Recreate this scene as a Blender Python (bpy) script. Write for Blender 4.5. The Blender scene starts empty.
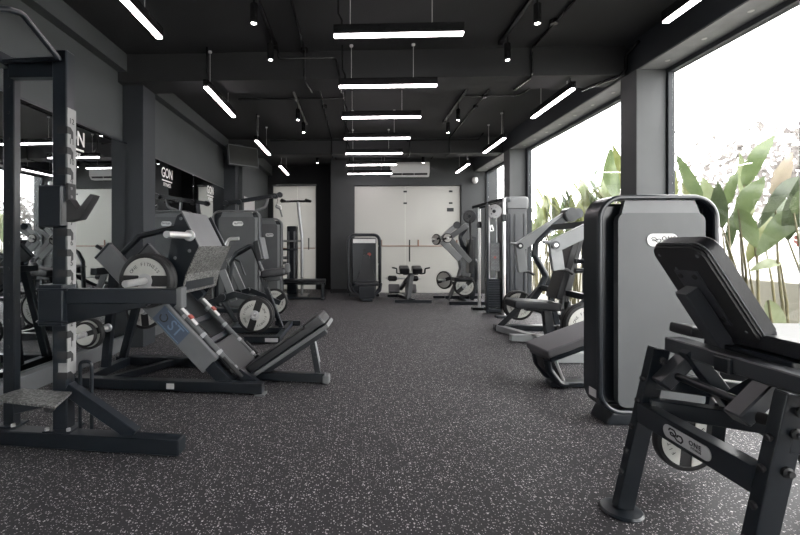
import bpy, bmesh, math, random
from mathutils import Vector, Matrix, Euler
V = Vector
PI = math.pi
random.seed(7)
SC = bpy.context.scene
COL = SC.collection

# ---------------------------------------------------------------- camera
F_PX, H_CAM, YAW = 420.0, 1.2, math.radians(2.2)
CY, SY = math.cos(YAW), math.sin(YAW)
VPX, HOR = 355.0, 246.0
cam_d = bpy.data.cameras.new('camera'); cam = bpy.data.objects.new('camera', cam_d)
COL.objects.link(cam)
cam.location = (0, 0, H_CAM); cam.rotation_euler = (PI/2, 0, YAW)
cam_d.sensor_width = 36; cam_d.lens = 36*F_PX/800
cam_d.shift_x = (400-(VPX-F_PX*SY/CY))/800
cam_d.shift_y = -(267.5-HOR)/800
cam_d.clip_start = 0.05; cam_d.clip_end = 200
SC.camera = cam

def Q(px, py, zc):
    """point seen at px,py at depth zc (metres along the view axis)"""
    X = (px-VPX)*CY*zc/F_PX
    return V(((X), (zc+X*SY)/CY, H_CAM-(py-HOR)*zc/F_PX))
def G(px, py, z=0.0):
    """point at px,py on the horizontal plane z"""
    return Q(px, py, (H_CAM-z)*F_PX/(py-HOR))

# ---------------------------------------------------------------- materials
MATS = {}
def mat(name, col, rough=0.5, metal=0.0, noise=0.0, nscale=30.0, bump=0.0, bscale=200.0, spec=0.5, coat=0.0):
    m = bpy.data.materials.new(name); m.use_nodes = True
    nt = m.node_tree; b = nt.nodes['Principled BSDF']
    b.inputs['Base Color'].default_value = (*col, 1)
    b.inputs['Roughness'].default_value = rough
    b.inputs['Metallic'].default_value = metal
    b.inputs['Specular IOR Level'].default_value = spec
    b.inputs['Coat Weight'].default_value = coat
    tc = nt.nodes.new('ShaderNodeTexCoord')
    if noise > 0:
        n = nt.nodes.new('ShaderNodeTexNoise'); n.inputs['Scale'].default_value = nscale; n.inputs['Detail'].default_value = 4
        nt.links.new(tc.outputs['Object'], n.inputs['Vector'])
        r = nt.nodes.new('ShaderNodeMapRange')
        r.inputs['From Min'].default_value = .3; r.inputs['From Max'].default_value = .7
        r.inputs['To Min'].default_value = 1-noise; r.inputs['To Max'].default_value = 1+noise
        nt.links.new(n.outputs['Fac'], r.inputs['Value'])
        mx = nt.nodes.new('ShaderNodeVectorMath'); mx.operation = 'SCALE'
        mx.inputs[0].default_value = col
        nt.links.new(r.outputs['Result'], mx.inputs['Scale'])
        nt.links.new(mx.outputs['Vector'], b.inputs['Base Color'])
    if bump > 0:
        n2 = nt.nodes.new('ShaderNodeTexNoise'); n2.inputs['Scale'].default_value = bscale; n2.inputs['Detail'].default_value = 3
        nt.links.new(tc.outputs['Object'], n2.inputs['Vector'])
        bp = nt.nodes.new('ShaderNodeBump'); bp.inputs['Strength'].default_value = bump; bp.inputs['Distance'].default_value = .002
        nt.links.new(n2.outputs['Fac'], bp.inputs['Height']); nt.links.new(bp.outputs['Normal'], b.inputs['Normal'])
    MATS[name] = m
    return m
def emit(name, col, s):
    m = bpy.data.materials.new(name); m.use_nodes = True
    b = m.node_tree.nodes['Principled BSDF']
    b.inputs['Base Color'].default_value = (.8, .8, .8, 1)
    b.inputs['Emission Color'].default_value = (*col, 1); b.inputs['Emission Strength'].default_value = s
    MATS[name] = m; return m

M_black = mat('black powder coat', (.0085, .0115, .0155), .28, noise=.12, nscale=12, bump=.08, bscale=400)
M_dark = mat('dark graphite coat', (.0125, .0165, .022), .28, noise=.1, nscale=10, bump=.06, bscale=400)
M_graph = mat('graphite panel', (.085, .09, .094), .5, noise=.05, nscale=6)
M_grey = mat('mid grey coat', (.125, .13, .135), .45, noise=.06, nscale=8)
M_mid = mat('charcoal steel coat', (.038, .041, .047), .32, noise=.08, nscale=10)
M_lgrey = mat('light grey coat', (.23, .24, .245), .42, noise=.05, nscale=8)
M_silver = mat('silver metal', (.34, .35, .36), .38, metal=.7, noise=.06, nscale=15)
M_chrome = mat('chrome', (.80, .80, .80), .28, metal=.8)
M_pad = mat('black vinyl', (.009, .010, .013), .36, bump=.25, bscale=160)
M_padd = mat('charcoal vinyl', (.034, .035, .038), .45, bump=.2, bscale=160)
M_padg = mat('grey vinyl', (.085, .082, .088), .5, bump=.2, bscale=160)
M_rubber = mat('black rubber', (.008, .008, .009), .6, bump=.15, bscale=200)
M_face = mat('plate face grey', (.50, .50, .47), .45, noise=.05, nscale=20)
M_ink = mat('dark ink', (.02, .02, .022), .6)
M_white = mat('white plastic', (.75, .75, .74), .4)
M_sticker = mat('pale sticker', (.55, .54, .54), .45)
M_label = mat('silver label', (.42, .42, .43), .4)
M_red = mat('red sticker', (.30, .06, .045), .45)
M_blue = mat('blue sticker', (.06, .085, .125), .45)
M_bluel = mat('light blue ink', (.13, .19, .28), .45)
M_wall = mat('dark grey paint', (.055, .061, .063), .75, noise=.05, nscale=3, bump=.05, bscale=120)
M_pillar = mat('charcoal paint', (.022, .026, .031), .7, noise=.06, nscale=3, bump=.05, bscale=120)
M_ceil = mat('black ceiling paint', (.021, .022, .0235), .8, noise=.08, nscale=2.5, bump=.08, bscale=90)
M_wallr = mat('grey window pillar paint', (.08, .084, .086), .72, noise=.08, nscale=3, bump=.05, bscale=120)
M_wback = mat('grey paint', (.042, .045, .047), .75, noise=.05, nscale=3)
M_blackwall = mat('black paint', (.008, .009, .010), .8, noise=.05)
M_sill = mat('window head plaster', (.26, .265, .27), .7, noise=.12, nscale=7)
M_pipe = mat('black conduit', (.014, .014, .015), .25)
M_plinth = mat('grey plinth', (.10, .105, .11), .6, noise=.1, nscale=6)
M_wood = mat('brown wood handle', (.20, .10, .07), .5)
M_tube = emit('lamp diffuser', (1, .90, .92), 11.0)
M_spot = emit('spot lens', (1, .97, .95), 30.0)
M_gwall = mat('cream garden wall', (.30, .29, .245), .8, noise=.05, nscale=2)
M_bwall = mat('white render', (.86, .85, .84), .8, noise=.04, nscale=1)
M_paving = mat('pale paving', (.25, .24, .22), .8, noise=.1, nscale=3)
M_stalk = mat('plant stalk', (.13, .115, .055), .6, noise=.25, nscale=9)
M_bark = mat('pale bark', (.5, .44, .4), .8, noise=.2, nscale=8)

def leaf_mat(name, col, vein, trans=.35):
    m = bpy.data.materials.new(name); m.use_nodes = True; nt = m.node_tree
    for n in list(nt.nodes):
        if n.type == 'BSDF_PRINCIPLED': nt.nodes.remove(n)
    out = [n for n in nt.nodes if n.type == 'OUTPUT_MATERIAL'][0]
    tc = nt.nodes.new('ShaderNodeTexCoord')
    w = nt.nodes.new('ShaderNodeTexNoise'); w.inputs['Scale'].default_value = 7; w.inputs['Detail'].default_value = 3
    nt.links.new(tc.outputs['Object'], w.inputs['Vector'])
    cr = nt.nodes.new('ShaderNodeValToRGB')
    cr.color_ramp.elements[0].position = .35; cr.color_ramp.elements[0].color = (*col, 1)
    cr.color_ramp.elements[1].position = .68; cr.color_ramp.elements[1].color = (*vein, 1)
    nt.links.new(w.outputs['Fac'], cr.inputs['Fac'])
    d = nt.nodes.new('ShaderNodeBsdfDiffuse'); t = nt.nodes.new('ShaderNodeBsdfTranslucent')
    g = nt.nodes.new('ShaderNodeBsdfGlossy'); g.inputs['Roughness'].default_value = .35
    nt.links.new(cr.outputs['Color'], d.inputs['Color']); nt.links.new(cr.outputs['Color'], t.inputs['Color'])
    m1 = nt.nodes.new('ShaderNodeMixShader'); m1.inputs['Fac'].default_value = trans
    nt.links.new(d.outputs[0], m1.inputs[1]); nt.links.new(t.outputs[0], m1.inputs[2])
    m2 = nt.nodes.new('ShaderNodeMixShader'); m2.inputs['Fac'].default_value = .05
    nt.links.new(m1.outputs[0], m2.inputs[1]); nt.links.new(g.outputs[0], m2.inputs[2])
    nt.links.new(m2.outputs[0], out.inputs['Surface'])
    return m
M_leaf = [leaf_mat('broad leaf green', (.085, .125, .045), (.13, .17, .075)),
          leaf_mat('broad leaf dark green', (.042, .062, .028), (.075, .10, .048)),
          leaf_mat('broad leaf pale', (.21, .25, .13), (.29, .32, .20)),
          leaf_mat('broad leaf pink tinted', (.30, .26, .19), (.36, .30, .25)), leaf_mat('broad leaf yellow green', (.13, .15, .05), (.19, .20, .09))]
M_treeleaf = leaf_mat('pale tree foliage', (.15, .14, .13), (.19, .175, .17), .4)

def glass_mat(name, tint, refl=.5):
    m = bpy.data.materials.new(name); m.use_nodes = True; nt = m.node_tree
    for n in list(nt.nodes):
        if n.type == 'BSDF_PRINCIPLED': nt.nodes.remove(n)
    out = [n for n in nt.nodes if n.type == 'OUTPUT_MATERIAL'][0]
    t = nt.nodes.new('ShaderNodeBsdfTransparent'); t.inputs['Color'].default_value = (*tint, 1)
    g = nt.nodes.new('ShaderNodeBsdfGlossy'); g.inputs['Roughness'].default_value = .02
    fr = nt.nodes.new('ShaderNodeFresnel'); fr.inputs['IOR'].default_value = 1.45
    k = nt.nodes.new('ShaderNodeMath'); k.operation = 'MULTIPLY'; k.inputs[1].default_value = refl
    nt.links.new(fr.outputs[0], k.inputs[0])
    mx = nt.nodes.new('ShaderNodeMixShader')
    nt.links.new(k.outputs[0], mx.inputs['Fac']); nt.links.new(t.outputs[0], mx.inputs[1]); nt.links.new(g.outputs[0], mx.inputs[2])
    nt.links.new(mx.outputs[0], out.inputs['Surface'])
    return m
M_glass = glass_mat('window glass', (.97, .98, .97), .2)
def frosted_mat():
    m = bpy.data.materials.new('frosted glass'); m.use_nodes = True; nt = m.node_tree
    for n in list(nt.nodes):
        if n.type == 'BSDF_PRINCIPLED': nt.nodes.remove(n)
    out = [n for n in nt.nodes if n.type == 'OUTPUT_MATERIAL'][0]
    t = nt.nodes.new('ShaderNodeBsdfTranslucent'); t.inputs['Color'].default_value = (.32, .32, .305, 1)
    d = nt.nodes.new('ShaderNodeBsdfDiffuse'); d.inputs['Color'].default_value = (.5, .5, .48, 1)
    g = nt.nodes.new('ShaderNodeBsdfGlossy'); g.inputs['Roughness'].default_value = .25
    a = nt.nodes.new('ShaderNodeMixShader'); a.inputs['Fac'].default_value = .35
    nt.links.new(t.outputs[0], a.inputs[1]); nt.links.new(d.outputs[0], a.inputs[2])
    b = nt.nodes.new('ShaderNodeMixShader'); b.inputs['Fac'].default_value = .06
    nt.links.new(a.outputs[0], b.inputs[1]); nt.links.new(g.outputs[0], b.inputs[2])
    nt.links.new(b.outputs[0], out.inputs['Surface'])
    return m
M_frost = frosted_mat()
M_mirror = mat('mirror silver', (.62, .65, .66), .015, metal=1.0)
M_screen = mat('television screen', (.045, .047, .045), .2, noise=.1, nscale=3)

def checker_plate():
    m = mat('chequered steel plate', (.2, .2, .195), .42, metal=.4)
    nt = m.node_tree; b = nt.nodes['Principled BSDF']; tc = nt.nodes.new('ShaderNodeTexCoord')
    mp = nt.nodes.new('ShaderNodeMapping'); mp.inputs['Rotation'].default_value = (.3, .5, .785); mp.inputs['Scale'].default_value = (1, 1, 1)
    nt.links.new(tc.outputs['Object'], mp.inputs['Vector'])
    w = nt.nodes.new('ShaderNodeTexWave'); w.inputs['Scale'].default_value = 9; w.inputs['Distortion'].default_value = 14.0; w.inputs['Detail'].default_value = 3; w.inputs['Detail Scale'].default_value = 3
    nt.links.new(mp.outputs[0], w.inputs['Vector'])
    cr = nt.nodes.new('ShaderNodeValToRGB'); cr.color_ramp.elements[0].color = (.11, .11, .108, 1); cr.color_ramp.elements[0].position = .45; cr.color_ramp.elements[1].color = (.28, .28, .27, 1); cr.color_ramp.elements[1].position = .8
    nt.links.new(w.outputs['Fac'], cr.inputs['Fac']); nt.links.new(cr.outputs['Color'], b.inputs['Base Color'])
    bp = nt.nodes.new('ShaderNodeBump'); bp.inputs['Strength'].default_value = .5; bp.inputs['Distance'].default_value = .003
    nt.links.new(w.outputs['Fac'], bp.inputs['Height']); nt.links.new(bp.outputs['Normal'], b.inputs['Normal'])
    return m
M_check = checker_plate()
M_strip = mat('number strip grey', (.26, .26, .26), .5, noise=.12, nscale=20)

def floor_mat():
    m = bpy.data.materials.new('speckled rubber floor'); m.use_nodes = True; nt = m.node_tree
    b = nt.nodes['Principled BSDF']; b.inputs['Roughness'].default_value = .62; b.inputs['Specular IOR Level'].default_value = .35
    tc = nt.nodes.new('ShaderNodeTexCoord')
    base = None
    def speck(scale, rad, keep, off):
        mp = nt.nodes.new('ShaderNodeMapping'); mp.inputs['Location'].default_value = (off, off*1.7, 0); mp.inputs['Scale'].default_value = (1, 1, 0)
        nt.links.new(tc.outputs['Object'], mp.inputs['Vector'])
        nz = nt.nodes.new('ShaderNodeTexNoise'); nz.inputs['Scale'].default_value = scale*2.2; nz.inputs['Detail'].default_value = 1
        nt.links.new(mp.outputs[0], nz.inputs['Vector'])
        sc = nt.nodes.new('ShaderNodeVectorMath'); sc.operation = 'SCALE'; sc.inputs['Scale'].default_value = .55/scale
        nt.links.new(nz.outputs['Color'], sc.inputs[0])
        ad = nt.nodes.new('ShaderNodeVectorMath'); ad.operation = 'ADD'
        nt.links.new(mp.outputs[0], ad.inputs[0]); nt.links.new(sc.outputs[0], ad.inputs[1])
        vo = nt.nodes.new('ShaderNodeTexVoronoi'); vo.voronoi_dimensions = '2D'; vo.inputs['Scale'].default_value = scale
        nt.links.new(ad.outputs[0], vo.inputs['Vector'])
        lt = nt.nodes.new('ShaderNodeMath'); lt.operation = 'LESS_THAN'; lt.inputs[1].default_value = rad
        nt.links.new(vo.outputs['Distance'], lt.inputs[0])
        sp = nt.nodes.new('ShaderNodeSeparateColor'); nt.links.new(vo.outputs['Color'], sp.inputs[0])
        gt = nt.nodes.new('ShaderNodeMath'); gt.operation = 'GREATER_THAN'; gt.inputs[1].default_value = 1-keep
        nt.links.new(sp.outputs[0], gt.inputs[0])
        mu = nt.nodes.new('ShaderNodeMath'); mu.operation = 'MULTIPLY'
        nt.links.new(lt.outputs[0], mu.inputs[0]); nt.links.new(gt.outputs[0], mu.inputs[1])
        m2 = nt.nodes.new('ShaderNodeMath'); m2.operation = 'MULTIPLY'
        mr = nt.nodes.new('ShaderNodeMapRange'); mr.inputs['To Min'].default_value = .15; mr.inputs['To Max'].default_value = 1
        nt.links.new(sp.outputs[1], mr.inputs['Value'])
        nt.links.new(mu.outputs[0], m2.inputs[0]); nt.links.new(mr.outputs[0], m2.inputs[1])
        return m2.outputs[0]
    s1 = speck(38, .155, .26, 0.0); s2 = speck(64, .18, .26, 3.1); s3 = speck(100, .22, .26, 7.7)
    mx1 = nt.nodes.new('ShaderNodeMath'); mx1.operation = 'MAXIMUM'; nt.links.new(s1, mx1.inputs[0]); nt.links.new(s2, mx1.inputs[1])
    mx2 = nt.nodes.new('ShaderNodeMath'); mx2.operation = 'MAXIMUM'; nt.links.new(mx1.outputs[0], mx2.inputs[0]); nt.links.new(s3, mx2.inputs[1])
    nz = nt.nodes.new('ShaderNodeTexNoise'); nz.inputs['Scale'].default_value = 140; nt.links.new(tc.outputs['Object'], nz.inputs['Vector'])
    cr = nt.nodes.new('ShaderNodeValToRGB')
    cr.color_ramp.elements[0].position = .35; cr.color_ramp.elements[0].color = (.018, .0175, .0195, 1)
    cr.color_ramp.elements[1].position = .65; cr.color_ramp.elements[1].color = (.038, .0365, .041, 1)
    nt.links.new(nz.outputs['Fac'], cr.inputs['Fac'])
    mix = nt.nodes.new('ShaderNodeMix'); mix.data_type = 'RGBA'
    nt.links.new(mx2.outputs[0], mix.inputs[0]); nt.links.new(cr.outputs['Color'], mix.inputs[6]); mix.inputs[7].default_value = (.72, .68, .68, 1)
    nt.links.new(mix.outputs[2], b.inputs['Base Color'])
    bp = nt.nodes.new('ShaderNodeBump'); bp.inputs['Strength'].default_value = .25; bp.inputs['Distance'].default_value = .002
    nt.links.new(nz.outputs['Fac'], bp.inputs['Height']); nt.links.new(bp.outputs['Normal'], b.inputs['Normal'])
    return m
M_floor = floor_mat()

# ---------------------------------------------------------------- mesh builder
_txt = {}
def text_mesh(s, bold=0.0, spacing=1.0):
    k = (s, bold, spacing)
    if k not in _txt:
        c = bpy.data.curves.new('t', 'FONT'); c.body = s; c.align_x = 'CENTER'; c.align_y = 'CENTER'
        c.size = 1.0; c.extrude = .01; c.offset = bold; c.space_character = spacing; c.resolution_u = 3
        o = bpy.data.objects.new('t', c); COL.objects.link(o)
        bpy.context.view_layer.update()
        dg = bpy.context.evaluated_depsgraph_get()
        me = bpy.data.meshes.new_from_object(o.evaluated_get(dg))
        bpy.data.objects.remove(o); bpy.data.curves.remove(c)
        _txt[k] = me
    return _txt[k]

def basis(x, y, o=(0, 0, 0)):
    """matrix with given x and y axes (z = x cross y)"""
    x = V(x).normalized(); y = V(y); z = x.cross(y).normalized(); y = z.cross(x)
    m = Matrix((x, y, z)).transposed().to_4x4(); m.translation = V(o); return m

def fillet(pts, r, n=5):
    pts = [V(p) for p in pts]; out = [pts[0]]
    for i in range(1, len(pts)-1):
        a, b, c = pts[i-1], pts[i], pts[i+1]
        u = (a-b); w = (c-b); lu, lw = u.length, w.length; u = u/lu; w = w/lw
        ang = u.angle(w)
        if ang > PI-.05: out.append(b); continue
        t = min(r/math.tan(ang/2), lu*.48, lw*.48)
        p0, p1 = b+u*t, b+w*t
        for k in range(n+1):
            s = k/n; out.append(p0*(1-s)**2+b*2*s*(1-s)+p1*s*s)
    out.append(pts[-1]); return out

def rrect(w, h, r, n=6):
    """rounded rectangle outline, centred, counter-clockwise"""
    o = []
    for cx, cy, a0 in ((w/2-r, h/2-r, 0), (-w/2+r, h/2-r, 90), (-w/2+r, -h/2+r, 180), (w/2-r, -h/2+r, 270)):
        for k in range(n+1):
            a = math.radians(a0+90*k/n); o.append((cx+r*math.cos(a), cy+r*math.sin(a)))
    return o

class MB:
    def __init__(s, M=None): s.bm = bmesh.new(); s.M = M; s.wn = False
    def _bev(s, faces_verts, off, seg):
        if off <= 0: return
        if seg > 1: s.wn = True
        es = {e for v in faces_verts for e in v.link_edges}
        bmesh.ops.bevel(s.bm, geom=list(es), offset=off, segments=seg, affect='EDGES', profile=.6, clamp_overlap=True)
    def boxm(s, M, size, bev=.004, seg=1):
        r = bmesh.ops.create_cube(s.bm, size=1, matrix=M @ Matrix.Diagonal((*size, 1)))
        s._bev(r['verts'], min(bev, min(size)*.3), seg); return s
    def box(s, c, size, rot=(0, 0, 0), bev=.004, seg=1):
        return s.boxm(Matrix.Translation(V(c)) @ Euler(rot).to_matrix().to_4x4(), size, bev, seg)
    def rng(s, lo, hi, bev=.0, seg=1):
        lo, hi = V(lo), V(hi); return s.box((lo+hi)/2, tuple(abs(q) for q in (hi-lo)), bev=bev, seg=seg)
    def bar(s, a, b, w, h, up=(0, 0, 1), bev=.004, seg=1):
        """rectangular tube a->b: w sideways, h along up"""
        a, b = V(a), V(b); x = (b-a); L = x.length; x.normalize(); u = V(up)
        if abs(x.dot(u.normalized())) > .98: u = V((1, 0, 0)) if abs(x.x) < .9 else V((0, 1, 0))
        z = (u-x*u.dot(x)).normalized(); y = z.cross(x)
        M = Matrix((x, y, z)).transposed().to_4x4(); M.translation = (a+b)/2
        return s.boxm(M, (L, w, h), bev, seg)
    def cyl(s, a, b, r, r2=None, n=18, bev=0.0):
        a, b = V(a), V(b); r2 = r if r2 is None else r2
        x = (b-a); L = x.length; q = V((0, 0, 1)).rotation_difference(x.normalized()).to_matrix().to_4x4()
        M = Matrix.Translation((a+b)/2) @ q
        g = bmesh.ops.create_cone(s.bm, cap_ends=True, segments=n, radius1=r, radius2=r2, depth=L, matrix=M)
        if bev > 0:
            es = {e for v in g['verts'] for e in v.link_edges if any(len(f.verts) > 4 for f in e.link_faces)}
            bmesh.ops.bevel(s.bm, geom=list(es), offset=bev, segments=2, affect='EDGES', clamp_overlap=True)
        return s
    def tube(s, pts, r, n=10, closed=False):
        pts = [V(p) for p in pts]; N = len(pts); rings = []; prev = None
        for i, p in enumerate(pts):
            if closed: t = (pts[(i+1) % N]-pts[i-1]).normalized()
            else: t = (pts[min(i+1, N-1)]-pts[max(i-1, 0)]).normalized()
            if prev is None:
                u = V((0, 0, 1)) if abs(t.z) < .9 else V((1, 0, 0))
                u = (u-t*u.dot(t)).normalized()
            else:
                u = (prev-t*prev.dot(t)).normalized()
            prev = u; w = t.cross(u); rr = r[i] if isinstance(r, (list, tuple)) else r
            rings.append([s.bm.verts.new(p+u*math.cos(2*PI*k/n)*rr+w*math.sin(2*PI*k/n)*rr) for k in range(n)])
        for i in range(N if closed else N-1):
            a, b = rings[i], rings[(i+1) % N]
            for k in range(n): s.bm.faces.new((a[k], a[(k+1) % n], b[(k+1) % n], b[k]))
        if not closed:
            s.bm.faces.new(rings[0][::-1]); s.bm.faces.new(rings[-1])
        return s
    def prism(s, poly, ext, bev=.0, seg=1):
        ext = V(ext); a = [s.bm.verts.new(V(p)) for p in poly]; b = [s.bm.verts.new(V(p)+ext) for p in poly]
        n = len(a); s.bm.faces.new(a); s.bm.faces.new(b[::-1])
        for i in range(n): s.bm.faces.new((a[(i+1) % n], a[i], b[i], b[(i+1) % n]))
        s._bev(a+b, bev, seg); return s
    def ring(s, outer, inner, M, depth):
        """closed band between two outlines, extruded +-depth/2 along M's z"""
        L = []
        for o, z in ((outer, -1), (outer, 1), (inner, 1), (inner, -1)):
            L.append([s.bm.verts.new(M @ V((p[0], p[1], z*depth/2))) for p in o])
        n = len(outer)
        for j in range(4):
            a, b = L[j], L[(j+1) % 4]
            for k in range(n): s.bm.faces.new((a[k], a[(k+1) % n], b[(k+1) % n], b[k]))
        return s
    def lathe(s, c, axis, prof, n=32):
        """profile (radius, distance along axis), closed at r=0 ends"""
        c = V(c); x = V(axis).normalized(); u = V((0, 0, 1)) if abs(x.z) < .9 else V((1, 0, 0))
        u = (u-x*u.dot(x)).normalized(); w = x.cross(u); rings = []
        for r, t in prof:
            if r <= 1e-6: rings.append([s.bm.verts.new(c+x*t)])
            else: rings.append([s.bm.verts.new(c+x*t+(u*math.cos(2*PI*k/n)+w*math.sin(2*PI*k/n))*r) for k in range(n)])
        for a, b in zip(rings, rings[1:]):
            for k in range(n):
                q = [a[k % len(a)], a[(k+1) % len(a)], b[(k+1) % len(b)], b[k % len(b)]]
                q = list(dict.fromkeys(q))
                if len(q) > 2: s.bm.faces.new(q)
        return s
    def text(s, st, M, size, bold=0.0, depth=.002, spacing=1.0, sx=1.0):
        me = text_mesh(st, bold, spacing); n0 = len(s.bm.verts)
        s.bm.from_mesh(me); s.bm.verts.ensure_lookup_table()
        T = M @ Matrix.Diagonal((size*sx, size, depth/.02, 1))
        for v in s.bm.verts[n0:]: v.co = T @ v.co
        return s
    def grid(s, P):
        vs = [[s.bm.verts.new(p) for p in row] for row in P]
        for i in range(len(vs)-1):
            for j in range(len(vs[0])-1):
                s.bm.faces.new((vs[i][j], vs[i+1][j], vs[i+1][j+1], vs[i][j+1]))
        return s
    def build(s, name, m, parent=None, world=False, label=None, smooth=35, fixn=True):
        if fixn: bmesh.ops.recalc_face_normals(s.bm, faces=s.bm.faces[:])
        if world and parent is not None:
            r = parent
            while r.parent is not None: r = r.parent
            Mi = (Matrix.Translation(r.location) @ r.rotation_euler.to_matrix().to_4x4()).inverted()
            s.bm.transform(Mi)
        if s.M is not None: s.bm.transform(s.M)
        me = bpy.data.meshes.new(name); s.bm.to_mesh(me); s.bm.free()
        if smooth:
            me.polygons.foreach_set('use_smooth', [True]*len(me.polygons))
            me.set_sharp_from_angle(angle=math.radians(smooth))
        me.materials.append(m)
        o = bpy.data.objects.new(name, me); COL.objects.link(o)
        if s.wn and smooth:
            w = o.modifiers.new('weighted_normal', 'WEIGHTED_NORMAL'); w.keep_sharp = True; w.weight = 80
        if parent is not None: o.parent = parent
        if label: o['label'] = label
        return o

def thing(name, label, cat, loc=(0, 0, 0), rotz=0.0, group=None):
    o = bpy.data.objects.new(name, None); COL.objects.link(o)
    o.empty_display_size = .1
    o.location = loc; o.rotation_euler = (0, 0, rotz)
    o['label'] = label; o['category'] = cat
    if group: o['group'] = group
    return o
def tag(o, label, cat, group=None):
    o['label'] = label; o['category'] = cat
    if group: o['group'] = group
    return o
def struct(o): o['kind'] = 'structure'; return o
def dup(root, loc, rot=None, label=None, group=None):
    def cp(o, par):
        c = o.copy(); COL.objects.link(c)
        if par is not None: c.parent = par
        for ch in [q for q in bpy.data.objects if q.parent == o]: cp(ch, c)
        return c
    r = cp(root, None); r.location = loc
    if rot is not None: r.rotation_euler = rot
    if label: r['label'] = label
    if group: r['group'] = group
    return r
# ================================================================ the setting
XL, XR, XB = -2.75, 3.33, 10.77          # left wall, right glass line, back wall
ZC = 3.42                                  # ceiling
ZB = 3.1                                   # beam undersides
struct(MB().rng((-3.0, -3.0, -.12), (3.6, 11.9, 0)).build('floor', M_floor))
struct(MB().rng((-3.0, -3.0, ZC), (3.6, 11.9, ZC+.15)).build('ceiling', M_ceil))
w = MB().rng((XL-.2, -3.0, 0), (XL, 8.95, ZC)); w.rng((XL-.2, 8.95, 0), (-2.42, 11.9, ZC)); struct(w.build('wall_left', M_wall))
w = MB().rng((XL-.2, -3.2, 0), (-2.4, -3.0, ZC)); w.rng((-.6, -3.2, 0), (3.6, -3.0, ZC)); w.rng((-2.4, -3.2, 2.6), (-.6, -3.0, ZC))  # gap left in this wall for the added daylight entrance
struct(w.build('wall_front', M_wall))
o = struct(MB().rng((-2.4, -3.12, 0), (-2.34, -3.04, 2.6)).rng((-.66, -3.12, 0), (-.6, -3.04, 2.6)).rng((-2.34, -3.12, 2.54), (-.66, -3.04, 2.6)).build('door_3', M_pillar))  # glazed entrance added out of view so daylight reaches the equipment's front faces
MB().rng((-2.34, -3.09, .0), (-.66, -3.08, 2.54)).build('glass_pane', M_glass, o)
struct(MB().rng((-12, -20, -.2), (12, -3.3, -.02)).build('ground_added_entrance', M_paving))  # paving outside the added entrance, out of view
w = MB().rng((-.62, XB, 0), (-.02, XB+.2, ZC)); w.rng((2.70, XB, 0), (3.6, XB+.2, ZC)); w.rng((-.02, XB, 2.75), (2.70, XB+.2, ZC))
w.rng((-.62, XB+.2, 0), (-.42, 11.9, ZC))
struct(w.build('wall_back', M_wback))
w = MB().rng((-1.06, 11.6, 0), (-.62, 11.8, ZC)); w.rng((-2.42, 11.6, 2.90), (-1.06, 11.8, ZC)); w.rng((-2.42, 11.6, 0), (-2.30, 11.8, 2.9))
struct(w.build('wall_recess', M_blackwall))
w = MB().rng((XR-.02, 4.62, 0), (3.39, 4.93, ZC)); w.rng((XR-.02, 8.24, 0), (3.41, 8.66, ZC)); w.rng((XR-.02, -3.0, 0), (3.41, -1.0, ZC))
struct(w.build('wall_right', M_pillar))
# beams across the room and along both long walls
for y0, y1 in ((4.77, 5.15), (8.66, 9.0)):
    struct(MB().rng((XL, y0, ZB), (3.0, y1, ZC)).build('trim_crossbeam', M_ceil))
struct(MB().rng((3.02, -3.0, ZB), (3.42, XB, ZC)).build('trim_window_head', M_pillar))
struct(MB().rng((3.03, -3.0, ZB-.012), (3.33, XB, ZB)).build('trim_soffit', M_sill))
d = MB()
for k in range(26): d.lathe((3.18, -1+k*.45, ZB-.012), (0, 0, -1), [(.022, 0), (.018, .004), (0, .004)], 10)
struct(d.build('trim_soffit_caps', M_sticker))
struct(MB().rng((XL, -3.0, 3.22), (-2.64, 4.85, ZC)).rng((XL, 5.15, 3.22), (-2.64, 8.7, ZC)).build('trim_wall_beam', M_wall))
struct(MB().rng((-2.42, 9.0, 3.16), (-2.30, 11.6, ZC)).build('trim_wall_beam_far', M_wall))
# pillars
for i, (y0, y1) in enumerate(((4.87, 5.17), (8.70, 8.95))):
    struct(MB().rng((XL, y0, 0), (-2.50, y1, ZC), bev=.004).build('trim_pillar_left', M_pillar))
for y0, y1 in ((4.60, 4.87), (8.28, 8.60)):
    struct(MB().rng((3.0, y0, 0), (XR-.02, y1, ZB-.013), bev=.004).build('trim_pillar_right', M_wallr))
struct(MB().rng((XL, -3.0, 0), (-2.66, 4.86, .15), bev=.004).rng((XL, 5.18, 0), (-2.66, 8.69, .15), bev=.004).build('baseboard_left', M_plinth))
struct(MB().rng((-.62, XB-.015, 0), (-.03, XB, .1)).rng((2.71, XB-.015, 0), (3.3, XB, .1)).build('baseboard_back', M_blackwall))
# windows on the right, glass from sill to head
def window(n, y0, y1, joints=()):
    fr = MB()
    fr.rng((3.31, y0, .0), (3.40, y1, .09), bev=.003); fr.rng((3.31, y0, ZB-.06), (3.40, y1, ZB-.012), bev=.003)
    fr.rng((3.31, y0, .09), (3.38, y0+.05, ZB-.06), bev=.003); fr.rng((3.31, y1-.05, .09), (3.38, y1, ZB-.06), bev=.003)
    o = struct(fr.build('window_%d' % n, M_pillar))
    MB().rng((3.352, y0+.05, .09), (3.362, y1-.05, ZB-.06)).build('glass_pane', M_glass, o)
    for y in joints: MB().rng((3.345, y-.006, .09), (3.350, y+.006, ZB-.06)).build('glass_joint', M_white, o)
window(1, -1.0, 4.62, (3.29, 1.4)); window(2, 4.93, 8.24); window(3, 8.66, XB)
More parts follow.
